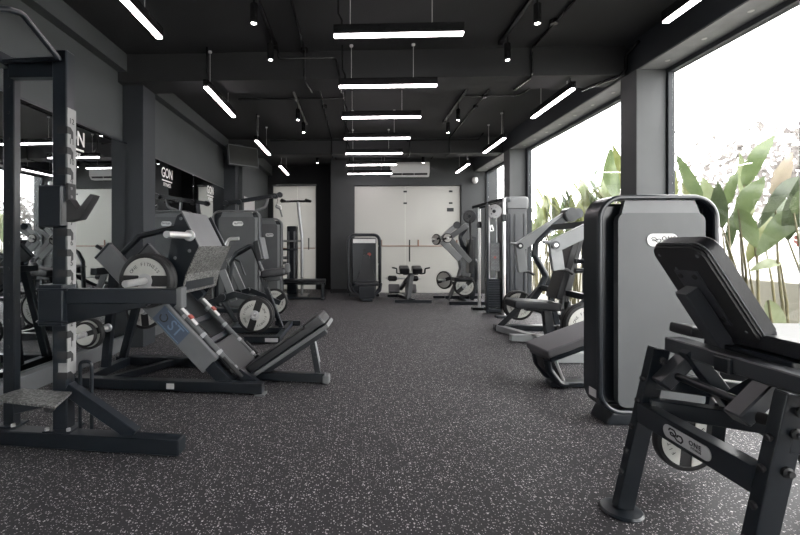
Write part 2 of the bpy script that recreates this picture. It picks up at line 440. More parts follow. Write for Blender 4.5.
# frosted doors at the back
def frosted_door(n, x0, x1, y, ztop, seam, hx):
    o = struct(MB().rng((x0, y, 0.0), (x1, y+.012, ztop)).build('door_%d' % n, M_frost))
    MB().rng((seam-.004, y-.003, .02), (seam+.004, y-.0005, ztop)).build('glass_joint', M_face, o)
    fr = MB(); fr.rng((x0-.03, y-.02, 0), (x0, y+.05, ztop+.03)); fr.rng((x1, y-.02, 0), (x1+.03, y+.05, ztop+.03)); fr.rng((x0, y-.02, ztop), (x1, y+.05, ztop+.03))
    fr.build('door_frame', M_pillar, o)
    return o
d1 = frosted_door(1, -.01, 2.69, XB+.10, 2.74, 1.29, 0)
for x in (1.29, 2.45):
    for z in (2.60, 2.30): MB().box((x, XB+.095, z), (.09, .02, .045)).build('door_clamp', M_black, d1)
MB().box((2.44, XB+.095, 2.13), (.17, .02, .09)).build('door_lock', M_black, d1)
MB().cyl((.66, XB+.06, 1.20), (2.60, XB+.06, 1.20), .013).build('push_bar', M_wood, d1, label='brown wooden push bar')
for x, z0, z1 in ((.68, 1.20, 1.36), (1.40, .80, 1.36), (1.62, 1.2, 1.36), (2.60, 1.18, 1.36)):
    MB().cyl((x, XB+.07, z0), (x, XB+.07, z1), .017).build('pull_handle', M_dark if z0 < 1 else M_wood, d1)
d2 = frosted_door(2, -2.27, -1.09, 11.62, 2.86, -1.6, 0)
MB().cyl((-2.2, 11.58, 1.14), (-1.1, 11.58, 1.14), .010).build('push_bar', M_wood, d2, label='brown wooden push bar')
MB().cyl((-1.28, 11.585, 1.10), (-1.28, 11.585, 1.42), .016).build('pull_handle', M_dark, d2)

# mirrors on the left wall
def mirror(y0, y1, label, decal=None, lean=0.0):
    t = thing('wall_mirror', label, 'mirror', (XL+abs(lean)*(y1-y0)/2, (y0+y1)/2, 1.28), lean, None)
    h = 2.41-.155
    MB().box((.006, 0, 0.0025), (.008, y1-y0-.01, h), bev=.001).build('mirror_glass', M_mirror, t)
    MB().rng((.002, -(y1-y0)/2, h/2-.006), (.014, (y1-y0)/2, h/2+.012)).build('mirror_trim', M_dark, t)
    if decal is not None:
        y = decal-(y0+y1)/2
        M = basis((0, 1, 0), (0, 0, 1), (.0115, y, 2.25-1.28))
        MB().text('GON', M, .20, .012, .001, sx=.78).build('decal', M_white, t, label='white decal lettering')
        m = MB(); m.box((.0115, y, 2.145-1.28), (.001, .33, .018), bev=0)
        m.text('FITNESS', basis((0, 1, 0), (0, 0, 1), (.0115, y, 2.085-1.28)), .072, .006, .001, sx=.95)
        m.build('decal', M_white, t, label='white decal underline and small lettering')
    return t
mirror(1.1, 3.0, 'tall frameless wall mirror left of the power rack, cut by the left photo edge', lean=-.0236)
mirror(3.0, 4.86, 'tall wall mirror with white GON decal directly behind the power rack', 3.94, -.0236)
mirror(5.18, 7.02, 'tall wall mirror with white GON decal just past the first left pillar', 6.03)
mirror(7.02, 8.69, 'far tall wall mirror with a small white GON decal beside the second left pillar', 7.86)

# ================================================================ ceiling fittings
ZL = 2.95
def linear_light(label, group):
    t = thing('pendant_light', label, 'ceiling light', (0, 0, ZL), 0, group)
    L = 1.08
    MB().rng((-L/2, -.03, .018), (L/2, .03, .095), bev=.003).build('housing', M_pipe, t)
    MB().rng((-L/2+.005, -.025, 0), (L/2-.005, .025, .0175), bev=.003).build('diffuser', M_tube, t, label='glowing white diffuser')
    for x in (-.40, .28): MB().cyl((x, 0, .09), (x, 0, ZC-ZL), .0035, n=6).lathe((x, 0, ZC-ZL), (0, 0, -1), [(.02, 0), (.02, .02), (0, .02)], 10).build('hanger', M_sticker, t)
    MB().tube([(-.47, 0, .09), (-.47, 0, .14), (-.5, 0, .2), (-.5, 0, ZC-ZL)], .008, 8).build('feed_conduit', M_pipe, t)
    return t
gA, gB, gC = 'pendant lights across the middle of the ceiling', 'pendant lights along the left side', 'pendant lights along the window side'
ordn = ['nearest', 'second', 'third', 'fourth', 'fifth', 'sixth', 'seventh and farthest']
for i in range(7):
    zc = 3.47+1.123*i; x = .36
    lab = '%s glowing linear pendant lying crosswise down the middle of the ceiling' % ordn[i]
    t0_ = linear_light(lab, gA) if i == 0 else dup(t0_, (0, 0, ZL), label=lab)
    t0_.location = (x, (zc+x*SY)/CY+.03, ZL)
for i, zc in enumerate((3.31, 5.78, 7.94, 10.1)):
    x = 2.44; lab = '%s glowing linear pendant lengthwise along the window side of the ceiling' % ['nearest', 'second nearest', 'third nearest', 'farthest'][i]
    dup(t0_, (x, zc+x*SY-.54, ZL), (0, 0, PI/2), lab, gC)
for i, zc in enumerate((3.56, 5.73, 8.1, 10.35)):
    x = -1.65; lab = '%s glowing linear pendant lengthwise along the left mirror side of the ceiling' % ['nearest', 'second nearest', 'third nearest', 'farthest'][i]
    dup(t0_, (x, zc+x*SY-.54, ZL), (0, 0, PI/2), lab, gB)

# spotlights on surface tracks
def track(x, y0, y1, label):
    t = thing('lighting_track', label, 'lighting track', (x, (y0+y1)/2, ZC)); L = y1-y0
    MB().rng((-.018, -L/2, -.035), (.018, L/2, 0), bev=.002).build('rail', M_pipe, t)
    MB().rng((-.025, L/2-.07, -.045), (.025, L/2+.01, 0), bev=.003).build('end_feed', M_pipe, t)
    return t
track(-.87, -.5, 4.6, 'near black lighting track on the left half of the ceiling')
track(1.57, -.5, 4.6, 'near black lighting track on the right half of the ceiling')
track(-.87, 5.9, 7.5, 'middle black lighting track on the left half of the ceiling beyond the crossbeam')
track(1.57, 5.9, 7.5, 'middle black lighting track on the right half of the ceiling beyond the crossbeam')
track(-.87, 9.3, 10.3, 'farthest short black lighting track on the left near the back wall')
track(1.57, 9.3, 10.3, 'farthest short black lighting track on the right near the back wall')
def spot(label, group):
    t = thing('spotlight', label, 'spotlight', (0, 0, ZC-.035), 0, group)
    MB().cyl((0, 0, 0), (0, 0, -.10), .008, n=8).build('stem', M_pipe, t)
    MB().lathe((0, 0, -.10), (0, 0, -1), [(0, 0), (.028, 0), (.032, .006), (.032, .17), (.026, .172), (.024, .165), (0, .165)], 18).build('can', M_pipe, t)
    MB().lathe((0, 0, -.2655), (0, 0, -1), [(.021, 0), (.018, .004), (0, .005)], 14).build('lens', M_spot, t, label='bright white lens')
    return t
sp0 = None
for x, side in ((-.87, 'left'), (1.57, 'right')):
    for zc, w_ in ((3.62, 'first'), (4.33, 'second'), (6.4, 'third'), (7.1, 'fourth'), (9.7, 'farthest')):
        lab = '%s black can spotlight on the %s ceiling track, counting from the front' % (w_, side)
        o = spot(lab, 'can spotlights') if sp0 is None else dup(sp0, (0, 0, 0), label=lab)
        if sp0 is None: sp0 = o
        o.location = (x, zc+x*SY, ZC-.035)

# conduits
def conduit(pts, label, r=.012, boxes=()):
    t = thing('conduit', label, 'conduit', V(pts[0]))
    MB().tube(fillet(pts, .05), r, 8).build('pipe', M_pipe, t, world=True)
    for b in boxes: MB().cyl(V(b)+V((0, 0, .02)), V(b)-V((0, 0, .025)), .04, n=14).build('junction_box', M_pipe, t, world=True)
    return t
zc_ = ZC-.016; zb_ = ZB-.014
conduit([(-.57, -1, zc_), (-.57, 4.755, zc_), (-.57, 4.755, zb_), (-.52, 5.17, zb_), (-.50, 5.17, zc_), (-.48, 8.645, zc_), (-.48, 8.645, zb_), (-.48, 9.02, zb_), (-.48, 9.02, zc_), (-.48, 10.7, zc_)],
        'long black conduit running down the left half of the ceiling over both crossbeams', boxes=[(-.57, 4.70, zc_), (-.48, 6.6, zc_)])
conduit([(1.95, -1, zc_), (1.97, 4.755, zc_), (1.97, 4.755, zb_), (1.92, 5.17, zb_), (1.88, 5.17, zc_), (1.92, 8.645, zc_), (1.92, 8.645, zb_), (1.92, 9.02, zb_), (1.92, 9.02, zc_), (1.92, 10.7, zc_)],
        'long black conduit running down the right half of the ceiling over both crossbeams', boxes=[(1.95, 4.2, zc_), (1.9, 6.7, zc_)])
conduit([(-.87, 4.6, zc_), (-.87, 4.752, zc_), (-.87, 4.752, 3.33), (-.22, 4.752, 3.33), (-.19, 4.752, 3.2), (-.17, 4.752, zb_), (-.17, 5.165, zb_), (-.17, 5.165, zc_), (-.17, 8.6, zc_), (-.17, 8.6, 3.1)],
        'black conduit bending across the left face of the first crossbeam to the middle pendants')
conduit([(-1.75, 6.25, zc_), (-.17, 6.25, zc_)], 'short black conduit crosswise on the left ceiling between the crossbeams', boxes=[(-.87, 6.25, zc_)])
conduit([(-1.75, 8.635, 3.38), (-.9, 8.635, 3.38), (.2, 8.635, 3.38)], 'black conduit along the top edge of the far crossbeam at the left')
conduit([(1.57, 6.2, zc_), (1.62, 6.25, zc_), (2.35, 6.25, zc_), (2.44, 6.1, zc_), (2.44, 5.4, zc_)], 'black conduit crosswise on the right ceiling between the crossbeams', boxes=[(1.9, 6.25, zc_)])
conduit([(1.10, 8.635, 3.36), (2.5, 8.635, 3.36), (2.5, 8.3, zc_)], 'black conduit along the upper face of the far crossbeam at the right', boxes=[(1.1, 8.64, 3.36)])
conduit([(1.12, 8.64, 3.36), (1.12, 8.64, zb_), (1.12, 9.02, zb_), (1.12, 9.02, zc_)], 'short black conduit dropping down the far crossbeam above the air conditioner')
conduit([(-1.9, 9.03, 3.3), (.1, 9.03, 3.3)], 'black conduit behind the far crossbeam above the left recess')
conduit([(2.99, 4.55, 3.36), (2.985, 4.75, 3.3), (2.985, 4.75, 3.14), (2.93, 4.755, 3.08), (2.8, 5.0, 3.08), (2.75, 5.2, 3.09)], 'loose black cable hanging beside the right pillar top', r=.018)
conduit([(2.44, 2.0, zc_), (2.44, 3.0, zc_), (2.44, 3.0, 3.05)], 'black conduit dropping to the nearest window side pendant')

# air conditioner, camera, television
t = thing('air_conditioner', 'white split air conditioner mounted high on the back wall', 'air conditioner', (1.38, XB, 2.95))
m = MB(); m.prism([(-.485, 0, 0), (-.485, 0, .36), (-.485, -.16, .36), (-.485, -.21, .30), (-.485, -.21, .10), (-.485, -.13, 0)], (.97, 0, 0), bev=.012, seg=2); m.build('body', M_white, t)
MB().box((0, -.178, .055), (.86, .02, .05), rot=(.55, 0, 0)).build('air_outlet', M_black, t, label='dark air outlet')
for x in (-.2, .1): MB().box((x, -.186, .052), (.012, .02, .05), rot=(.55, 0, 0)).build('vane', M_white, t)
t = thing('security_camera', 'small white security camera under the far window corner', 'camera', Q(475, 180, 10.55))
MB().box((0, .06, .07), (.05, .14, .05)).cyl((0, .12, .07), (0, .12, .3), .012).build('bracket', M_dark, t)
MB().lathe((0, 0, .06), (0, 0, -1), [(0, 0), (.06, 0), (.075, .05), (.07, .1), (.04, .14), (0, .15)], 18).build('housing', M_white, t)
t = thing('television', 'small television angled out high on the left wall beside the far pillar', 'television', (-2.27, 8.45, 3.02), .73)
M = Matrix.Rotation(-.12, 4, 'X')
MB(M).box((0, 0, 0), (.66, .06, .42), bev=.008, seg=2).build('casing', M_graph, t)
MB(M).box((0, -.032, 0), (.62, .006, .37), bev=.002).build('screen', M_screen, t)
MB().bar((0, .02, .1), (-.02, .14, .2), .06, .05).box((-.02, .16, .16), (.16, .08, .2)).build('bracket', M_black, t)
t = thing('notice_board', 'pale blank notice sheet on the left wall beyond the television', 'notice', (-2.42, 9.5, 1.95))
MB().rng((.006, -.45, .0), (.014, .5, .33), bev=.002).build('sheet', M_sticker, t)
MB().rng((0, -.47, -.02), (.006, .52, .35), bev=.001).build('backing', M_dark, t)

# ================================================================ outside the windows
struct(MB().rng((3.6, -8, -.2), (30, 26, -.02)).build('ground_outside', M_paving))
struct(MB().rng((-8, 11.95, -.2), (3.6, 26, -.02)).build('ground_behind', M_paving))
struct(MB().rng((5.7, -6, -.02), (5.9, 20, .72), bev=.01).build('wall_garden', M_gwall))
struct(MB().rng((12, -6, -.02), (12.3, 26, 1.6), bev=.01).build('wall_boundary', M_bwall))

def leaf_grid(base, tip, width, normal, droop=.12, fold=.12, n=9, seed=0, curl=0.0):
    base, tip = V(base), V(tip); ax = tip-base; L = ax.length; x = ax.normalized()
    nn = V(normal); nn = (nn-x*nn.dot(x)).normalized(); side = nn.cross(x)
    rnd = random.Random(seed); P = []
    for i in range(n):
        s = i/(n-1)
        wd = width*.5*(math.sin(PI*min(1, s**.75*.96+.03))**.75)+.003
        c = base+x*L*s - V((0, 0, 1))*droop*L*(s**2.2)+nn*.10*L*math.sin(PI*s)
        row = []
        for j in (-1, -.5, 0, .5, 1):
            wv = .02*L*math.sin(9*s+seed+j*2) if abs(j) == 1 else 0
            row.append(c+side*wd*j+nn*(abs(j)*wd*fold+wv))
        P.append(row)
    return P
def bplant(label, base, leaves, group='broad leaved plants outside the windows'):
    """leaves: (base, tip, width, normal, tone, droop)"""
    t = thing('banana_plant', label, 'plant', base, 0, group)
    for k, (b, tp, wd, nm, tone, dr) in enumerate(leaves):
        b = V(b); foot = V(base).lerp(V((b.x, b.y, 0)), .72)+V((random.uniform(-.06, .06), random.uniform(-.06, .06), 0))
        mid = foot.lerp(b, .55)+V((random.uniform(-.05, .05), random.uniform(-.05, .05), .08))
        tip2 = b+(V(tp)-b)*.06
        MB().tube([foot, foot.lerp(mid, .5), mid, mid.lerp(b, .55), b, tip2], [.016, .014, .012, .009, .007, .005], 7).build('stalk', M_stalk, t, world=True)
        MB().grid(leaf_grid(b, tp, wd, nm, dr, .15, seed=k)).build('leaf', M_leaf[tone], t, world=True, smooth=70, fixn=False)
    return t
toC = V((-.75, -.6, .3))
def LQ(a, b, zc, w_px, tone=0, droop=.05, nm=toC, dz=0.0):
    return (Q(a[0], a[1], zc), Q(b[0], b[1], zc+dz), w_px*.7*zc/F_PX, nm, tone, droop)
bplant('tallest upright leaved banana plant right outside the near window', V((4.42, 4.35, 0)),
       [LQ((744, 186), (774, 132), 4.45, 20, 0), LQ((739, 219), (764, 174), 4.40, 23, 0), LQ((701, 200), (677, 156), 4.5, 15, 0, -.02),
        LQ((722, 228), (718, 180), 4.5, 19, 1), LQ((738, 209), (757, 244), 4.35, 21, 0, .1), LQ((716, 208), (702, 176), 4.6, 16, 2), LQ((727, 205), (737, 170), 4.7, 13, 0),
        LQ((752, 216), (740, 150), 4.7, 14, 2), LQ((706, 215), (690, 190), 4.6, 17, 2)])
bplant('banana plant with broad drooping dark leaves at the right photo edge', V((4.25, 3.75, 0)),
       [LQ((806, 208), (757, 252), 3.95, 30, 0, .05), LQ((800, 176), (758, 222), 4.0, 17, 1, .1), LQ((775, 200), (792, 150), 4.1, 18, 3), LQ((788, 240), (806, 168), 3.9, 20, 1),
        LQ((768, 300), (784, 329), 3.9, 17, 2, .1), LQ((780, 262), (750, 268), 4.1, 14, 2, .1), LQ((794, 214), (820, 180), 3.8, 22, 0)])
def rplant(label, x, y, h, n, seed, wd=.19, tones=(0, 4, 2, 4, 1)):
    r = random.Random(seed); L = []
    for k in range(n):
        a = r.uniform(0, 2*PI); hh = h*r.uniform(.5, .82); rad = r.uniform(.05, .35)
        b = V((x+rad*math.cos(a), y+rad*math.sin(a), hh))
        out = r.uniform(.03, .30); ln = h*r.uniform(.26, .40)
        tp = b+V((out*math.cos(a)*ln*1.3, out*math.sin(a)*ln*1.3, ln))
        if r.random() < .25: tp.z = b.z+ln*.1; tp += V((.3*math.cos(a), .3*math.sin(a), 0))
        nm = V((-math.cos(a)+r.uniform(-.8, .2), -math.sin(a)+r.uniform(-.7, .3), .4))
        L.append((b, tp, wd*r.uniform(.7, 1.2), nm, r.choice(tones), r.uniform(0, .2)))
    return bplant(label, V((x, y, 0)), L)
rplant('banana plant beyond the window left of the tall foreground weight stack', 4.25, 6.0, 2.3, 9, 3)
rplant('banana plant seen through the middle window behind the near press arm', 4.5, 7.25, 2.65, 16, 5)
rplant('tall banana plant in the middle of the second window', 4.55, 7.95, 2.5, 18, 8)
rplant('bushy banana plant in the second window behind the chest press pivots', 4.5, 8.7, 2.4, 18, 12)
rplant('pale banana plant at the far side of the second window', 4.6, 9.6, 2.3, 16, 17, .16, (2, 4, 4, 0))
rplant('banana plant low behind the far end of the second window', 4.6, 10.7, 2.2, 14, 21, .15, (2, 4))
bplant('slender banana plant with narrow pale leaves low in the near window', V((4.75, 4.75, 0)),
       [LQ((712, 240), (700, 190), 4.7, 12, 4), LQ((728, 250), (742, 196), 4.75, 12, 1), LQ((690, 210), (684, 172), 4.8, 9, 4), LQ((748, 262), (772, 214), 4.7, 14, 4), LQ((764, 240), (786, 196), 4.75, 13, 1)])
rplant('banana plant outside the near window beyond the right photo edge', 4.5, 2.6, 2.3, 9, 29)
rplant('banana plant outside the near window level with the camera', 4.6, 1.2, 2.3, 9, 33)
t = thing('heliconia_flower', 'small red flower hanging among leaves at the right photo edge', 'flower', Q(797, 242, 3.85))
for k in range(5):
    a = k*1.25; MB().grid(leaf_grid((0, 0, .02*k-.04), (.05*math.cos(a), .05*math.sin(a), .02*k), .03, (0, 0, 1), 0)).build('petal', M_red, t, smooth=60)
MB().tube([(0, 0, .05), (.02, 0, -.05), (.12, .05, -1.12)], .006, 6).build('stem', M_stalk, t)
# pale tree far beyond the garden wall
def tree(label, x, y, h, rad, n, seed):
    r = random.Random(seed); t = thing('tree', label, 'tree', (x, y, 0), 0, 'pale trees beyond the garden')
    MB().tube([(0, 0, 0), (.1, 0, h*.35), (0, .1, h*.7)], [.16, .12, .05], 9).build('trunk', M_bark, t)
    br = MB()
    tips = []
    for k in range(9):
        a = r.uniform(0, 6.28); e = V((math.cos(a)*rad*r.uniform(.5, .95), math.sin(a)*rad*r.uniform(.5, .95), h*r.uniform(.45, .95)))
        s = V((0, 0, h*r.uniform(.25, .5))); br.tube([s, s.lerp(e, .5)+V((0, 0, .2)), e], [.06, .04, .015], 6); tips.append(e)
    br.build('branch', M_bark, t)
    f = MB()
    for k in range(n):
        c = r.choice(tips)+V((r.gauss(0, rad*.28), r.gauss(0, rad*.28), r.gauss(0, h*.13)))
        if c.z < .6: continue
        d = V((r.gauss(0, 1), r.gauss(0, 1), r.gauss(0, 1))).normalized(); u = d.orthogonal().normalized(); w_ = d.cross(u); q = r.uniform(.08, .19)
        vs = [f.bm.verts.new(c+u*q), f.bm.verts.new(c+w_*q*.5), f.bm.verts.new(c-u*q), f.bm.verts.new(c-w_*q*.5)]; f.bm.faces.new(vs)
    f.build('foliage', M_treeleaf, t, smooth=0, fixn=False)
tree('pale bleached tree beyond the garden wall in the near window', 13.5, 13.2, 4.3, 2.6, 2600, 2)
tree('second pale tree beyond the garden wall at the right photo edge', 13.5, 9.6, 4.0, 2.4, 2000, 4)
tree('faint pale shrub tree beyond the second window', 13.0, 21.5, 3.2, 2.0, 1200, 6)

# ================================================================ light
wd = bpy.data.worlds.new('sky'); SC.world = wd; wd.use_nodes = True
bg = wd.node_tree.nodes['Background']; bg.inputs['Color'].default_value = (1.0, .975, .985, 1); bg.inputs['Strength'].default_value = 6.5
SC.view_settings.view_transform = 'Standard'; SC.view_settings.look = 'None'
SC.view_settings.exposure = 0.95; SC.view_settings.gamma = 1.0; SC.view_settings.use_curve_mapping = False
SC.cycles.max_bounces = 8; SC.cycles.transparent_max_bounces = 12; SC.cycles.use_denoising = True
SC.cycles.sample_clamp_indirect = 6.0
# ================================================================ helpers for gym kit
def arc_text(mb, st, c, xa, ya, R, a0, step, size, bold=0.004):
    """letters set along an arc of radius R in the plane of xa,ya"""
    for i, ch in enumerate(st):
        if ch == ' ': continue
        a = a0-step*i; d = V(xa)*math.cos(a)+V(ya)*math.sin(a); tx = V(xa)*math.sin(a)-V(ya)*math.cos(a)
        mb.text(ch, basis(tx, d, V(c)+d*R), size, bold, .0015)
def plate(label, c, axis, R=.222, th=.055, rot=0.0, group='weight plates', style='wide', word='ONE FITNESS', hole=True):
    """bumper plate: rubber rim and web, grey face segments, hub ring and raised lettering on the side facing axis"""
    c = V(c); n = V(axis).normalized(); t = thing('weight_plate', label, 'weight plate', c, 0, group)
    up = V((0, 0, 1)); xa = up.cross(n).normalized(); ya = n.cross(xa)
    xr = xa*math.cos(rot)+ya*math.sin(rot); yr = -xa*math.sin(rot)+ya*math.cos(rot)
    h = th/2
    MB().lathe((0, 0, 0), n, [(.026, -h), (R*.80, -h), (R*.84, -h-.004), (R*.97, -h), (R, -h*.7), (R, h*.7), (R*.97, h), (R*.86, h+.003), (R*.84, h-.006), (.05, h-.008), (.026, h-.008), (.026, -h)], 40).build('rubber_body', M_rubber, t)
    Ri = R*.835; z = h-.008
    f = MB()
    cut = R*.20
    a0 = math.asin(cut/Ri)
    for sgn in (1, -1):
        poly = []
        for k in range(25):
            a = a0+(PI-2*a0)*k/24; poly.append((xr*math.cos(a)+yr*math.sin(a))*Ri*1.0*1)
        q = R*.22
        inner = [(-q*1.0, cut), (q*1.0, cut)]
        if style == 'wide':
            inner = [(-q*1.15, cut), (-q*.75, cut*.35), (q*.75, cut*.35), (q*1.15, cut)]
        poly += [xr*a+yr*b for a, b in inner]
        f.prism([p*1.0 if sgn > 0 else (-xr*p.dot(xr)-yr*p.dot(yr)) for p in poly], n*.005) if False else f.prism([(p if sgn > 0 else -p)+n*z for p in poly], n*.006)
    f.build('face_segment', M_face, t, label='pale grey face of the plate')
    MB().lathe((0, 0, 0), n, [(.027, z), (R*.27, z), (R*.27, h-.001), (R*.2, h), (.03, h), (.027, z)], 24).build('hub_ring', M_label, t, label='light metal hub ring')
    if word and R > .1:
        m = MB(); st = 2.15/ max(8, len(word))
        arc_text(m, word, n*(z+.006), xr, yr, R*.60, PI/2+st*(len(word)-1)/2, st, R*.17)
        m.build('lettering', M_ink, t, label='dark raised lettering'); m = MB()
        arc_text(m, word, n*(z+.006), -xr, -yr, R*.60, PI/2+st*(len(word)-1)/2, st, R*.17)
        m.build('lettering', M_ink, t, label='dark raised lettering')
    return t
def knot(mb, M, s, r=None):
    """angular interlaced double loop emblem, drawn with square strokes"""
    P = [(-.50, .12), (-.42, .28), (-.12, .28), (.02, .08), (-.10, -.10), (-.34, -.12), (-.40, .04), (-.22, .06), (.06, -.26), (.34, -.28), (.46, -.08), (.36, .12), (.12, .10), (.06, -.06)]
    for (a, b), (c, d) in zip(P, P[1:]):
        mb.bar(M @ V((a*s, b*s*.8, .0008)), M @ V((c*s, d*s*.8, .0008)), s*.07, .0016, up=M.to_3x3() @ V((0, 0, 1)), bev=0)
def logo_label(parent, M, w, h, full=True, matl=None, world=False, word='ONE', sub='FITNESS'):
    """rounded maker's plate with the emblem and words; M places its centre, x right, y up"""
    pl = MB(); pl.prism([M @ V((x, y, 0)) for x, y in rrect(w, h, h*.48)], M.to_3x3() @ V((0, 0, .003)))
    o = pl.build('maker_label', matl or M_label, parent, world=world, label='pale rounded maker label')
    m = MB(); Mi = M @ Matrix.Translation((-w*.20, 0, .003)); knot(m, Mi, w*.33)
    T = M @ Matrix.Translation((w*.20, h*.10, .004)); m.text(word, basis(T.col[0].xyz, T.col[1].xyz, T.translation), h*.48, .012, .001, 1.2)
    T = M @ Matrix.Translation((w*.22, -h*.22, .004))
    if sub: m.text(sub, basis(T.col[0].xyz, T.col[1].xyz, T.translation), h*.24, .0, .001, 1.1)
    m.build('lettering', M_ink, o, world=world)
    return o
XZ = lambda o: basis((1, 0, 0), (0, 0, 1), o)       # label plane facing -Y
def sleeve(a, b, r=.025, parent=None, name='plate_horn', m=None, world=False):
    a, b = V(a), V(b); d = (b-a).normalized()
    MB().cyl(a, b, r, n=18, bev=.004).cyl(a, a+d*.03, r*1.7, n=18, bev=.004).build(name, m or M_chrome, parent, world=world, label='chrome plate horn')

# ================================================================ power rack
def rack():
    t = thing('power_rack', 'dark steel power rack with numbered upright in the left foreground', 'power rack', (-1.75, 2.47, 0))
    B = lambda: MB()
    kw = dict(parent=t, world=True)
    zf = 2.47
    # numbered front upright
    fx0, fx1, y0, y1 = -1.812, -1.722, 2.445, 2.525
    B().rng((fx0, y0, .09), (fx1, y1, 2.375), bev=.006).build('front_upright', M_dark, **kw)
    # rear upright
    B().rng((-2.165, 2.50, .09), (-2.092, 2.555, 2.36), bev=.005).build('rear_upright', M_black, **kw)
    for i in range(12):
        B().cyl((-2.128, 2.502, .42+i*.16), (-2.128, 2.497, .42+i*.16), .010, n=10).build('bolt_hole', M_ink, **kw)
    # notched, numbered strip on the room side of the front upright
    zs = [2.075-.118*i for i in range(15)]
    st = B().rng((fx1-.001, y0+.002, .42), (fx1+.006, y1-.002, 2.03), bev=.001).rng((fx1-.05, y0-.0015, .42), (fx1+.004, y0+.001, .50), bev=0)
    strip = st.build('number_strip', M_strip, label='pale numbered strip with keyhole notches', **kw)
    zn = lambda py: H_CAM-(py-HOR)*2.5/F_PX
    names = ['12', '11', '10', '9', '8', '7', '6', '5', '4', '3', '2', '1']
    for i in range(13):
        z = 1.885-.1225*i
        nt = B()
        nt.prism([(fx1+.0065, y0-.002, z+.03), (fx1+.0065, y0+.026, z+.03), (fx1+.0065, y0+.050, z+.006), (fx1+.0065, y0+.050, z-.036), (fx1+.0065, y0+.030, z-.036), (fx1+.0065, y0+.030, z-.012), (fx1+.0065, y0-.002, z-.012)], (.001, 0, 0))
        nt.rng((fx1-.055, y0-.003, z-.012), (fx1+.0074, y0+.002, z+.03), bev=0)
        nt.build('notch', M_ink, **kw)
        if i < 12:
            B().text(names[i], basis((0, 1, 0), (0, 0, 1), (fx1+.0068, y0+.036, z+.068)), .048, .0, .001).build('number', M_ink, parent=strip, world=True)
    # top members
    B().rng((-2.10, 2.46, 2.22), (-1.81, 2.52, 2.33), bev=.005).build('top_crossmember', M_black, **kw)
    B().rng((-2.165, .95, 2.285), (-2.095, 2.50, 2.36), bev=.005).build('top_beam', M_dark, **kw)
    # pull-up bars
    pts = [Q(58, 58, 2.47), Q(40, 36, 2.36), Q(22, 13.5, 2.25), Q(9, 9.5, 2.17), Q(-40, 5, 1.95)]
    far = pts[-1]
    pts = pts+[V((far.x, 1.62, far.z))]+[V((p.x, 3.47-p.y, p.z)) for p in reversed(pts[:-1])]
    B().tube(fillet(pts, .06), .0165, 12).build('pull_up_bar', M_dark, **kw)
    B().cyl((-1.75, 2.43, 2.315), (-2.16, 2.43, 2.30), .014).build('grip_bar', M_black, **kw)
    # base
    A, C = G(-20, 443, .0), G(178, 457, .0)
    A = V((-2.25, 2.485, 0)); C = V((-1.0, 2.385, 0))
    B().bar(A+V((0, .01, .047)), C+V((0, .01, .047)), .095, .09, bev=.006).build('base_beam', M_black, **kw)
    B().box((-1.767, 2.485, .096), (.17, .14, .012), bev=.002).build('foot_plate', M_dark, **kw)
    B().box((-2.128, 2.525, .096), (.14, .11, .012), bev=.002).build('foot_plate', M_dark, **kw)
    for x, y in ((-1.83, 2.43), (-1.70, 2.43), (-2.18, 2.48), (-2.08, 2.48)):
        B().cyl((x, y, .10), (x, y, .118), .012, n=6).build('bolt', M_chrome, **kw)
    B().bar((-1.73, 2.475, .345), (-1.30, 2.44, .085), .06, .075, bev=.004).build('brace', M_dark, **kw)
    B().tube(fillet([(-1.676, 2.50, .09), (-1.676, 2.50, .497), (-1.60, 2.495, .497), (-1.60, 2.495, .09)], .03), .011, 10).build('band_handle', M_black, **kw)
    # J hook
    j = B().box((-1.79, 2.455, 1.435), (.145, .125, .245), bev=.008).build('hook_sleeve', M_dark, **kw)
    B().rng((-1.722, 2.43, 1.46), (-1.700, 2.50, 1.575), bev=.004).build('hook_plate', M_ink, parent=j, world=True)
    for z in (1.545, 1.495): B().cyl((-1.70, 2.455, z), (-1.696, 2.455, z), .009, n=10).build('bolt', M_grey, parent=j, world=True)
    pp = [(66, 200), (70, 199), (77, 211), (90, 193.5), (94, 195), (92, 199), (80, 219), (66, 222)]
    B().prism([Q(a, b, 2.44) for a, b in pp], (0, .06, 0), bev=.003).build('hook', M_ink, parent=j, world=True)
    # spotter arm
    B().box((-1.79, 2.46, .85), (.15, .125, .245), bev=.006).build('arm_sleeve', M_dark, **kw)
    B().rng((-1.72, 2.43, .858), (-1.04, 2.50, .945), bev=.005).build('spotter_arm', M_dark, **kw)
    B().rng((-1.05, 2.425, .832), (-1.018, 2.505, .955), bev=.004).build('arm_stop', M_graph, **kw)
    B().prism([(-1.72, 2.44, .86), (-1.22, 2.44, .86), (-1.24, 2.44, .84), (-1.72, 2.44, .735)], (0, .05, 0), bev=.003).build('arm_gusset', M_black, **kw)
    for z in (.945, .755):
        B().tube(fillet([(-1.68, 2.392, z), (-1.87, 2.392, z), (-1.87, 2.53, z)], .02), .007, 8).build('u_bolt', M_dark, **kw)
    # step platform
    pl = [G(-12, 401, .33), G(22, 390.5, .33), G(72, 394, .33), G(55, 409, .33)]
    B().prism(pl, (0, 0, .014), bev=.002).build('step_platform', M_check, label='chequered steel step plate', **kw)
    pc = sum(pl, V())/4
    B().bar(G(14, 420, .20)+V((0, 0, .07)), (-1.78, 2.44, .29), .05, .06).build('step_bracket', M_dark, **kw)
    B().bar((-1.80, 2.46, .30), (-1.80, 2.30, .315), .09, .03).build('step_bracket', M_dark, **kw)
    B().lathe((-1.80, 2.43, .245), (0, -1, 0), [(0, 0), (.025, 0), (.03, .02), (.02, .04), (0, .042)], 14).build('knob', M_ink, **kw)
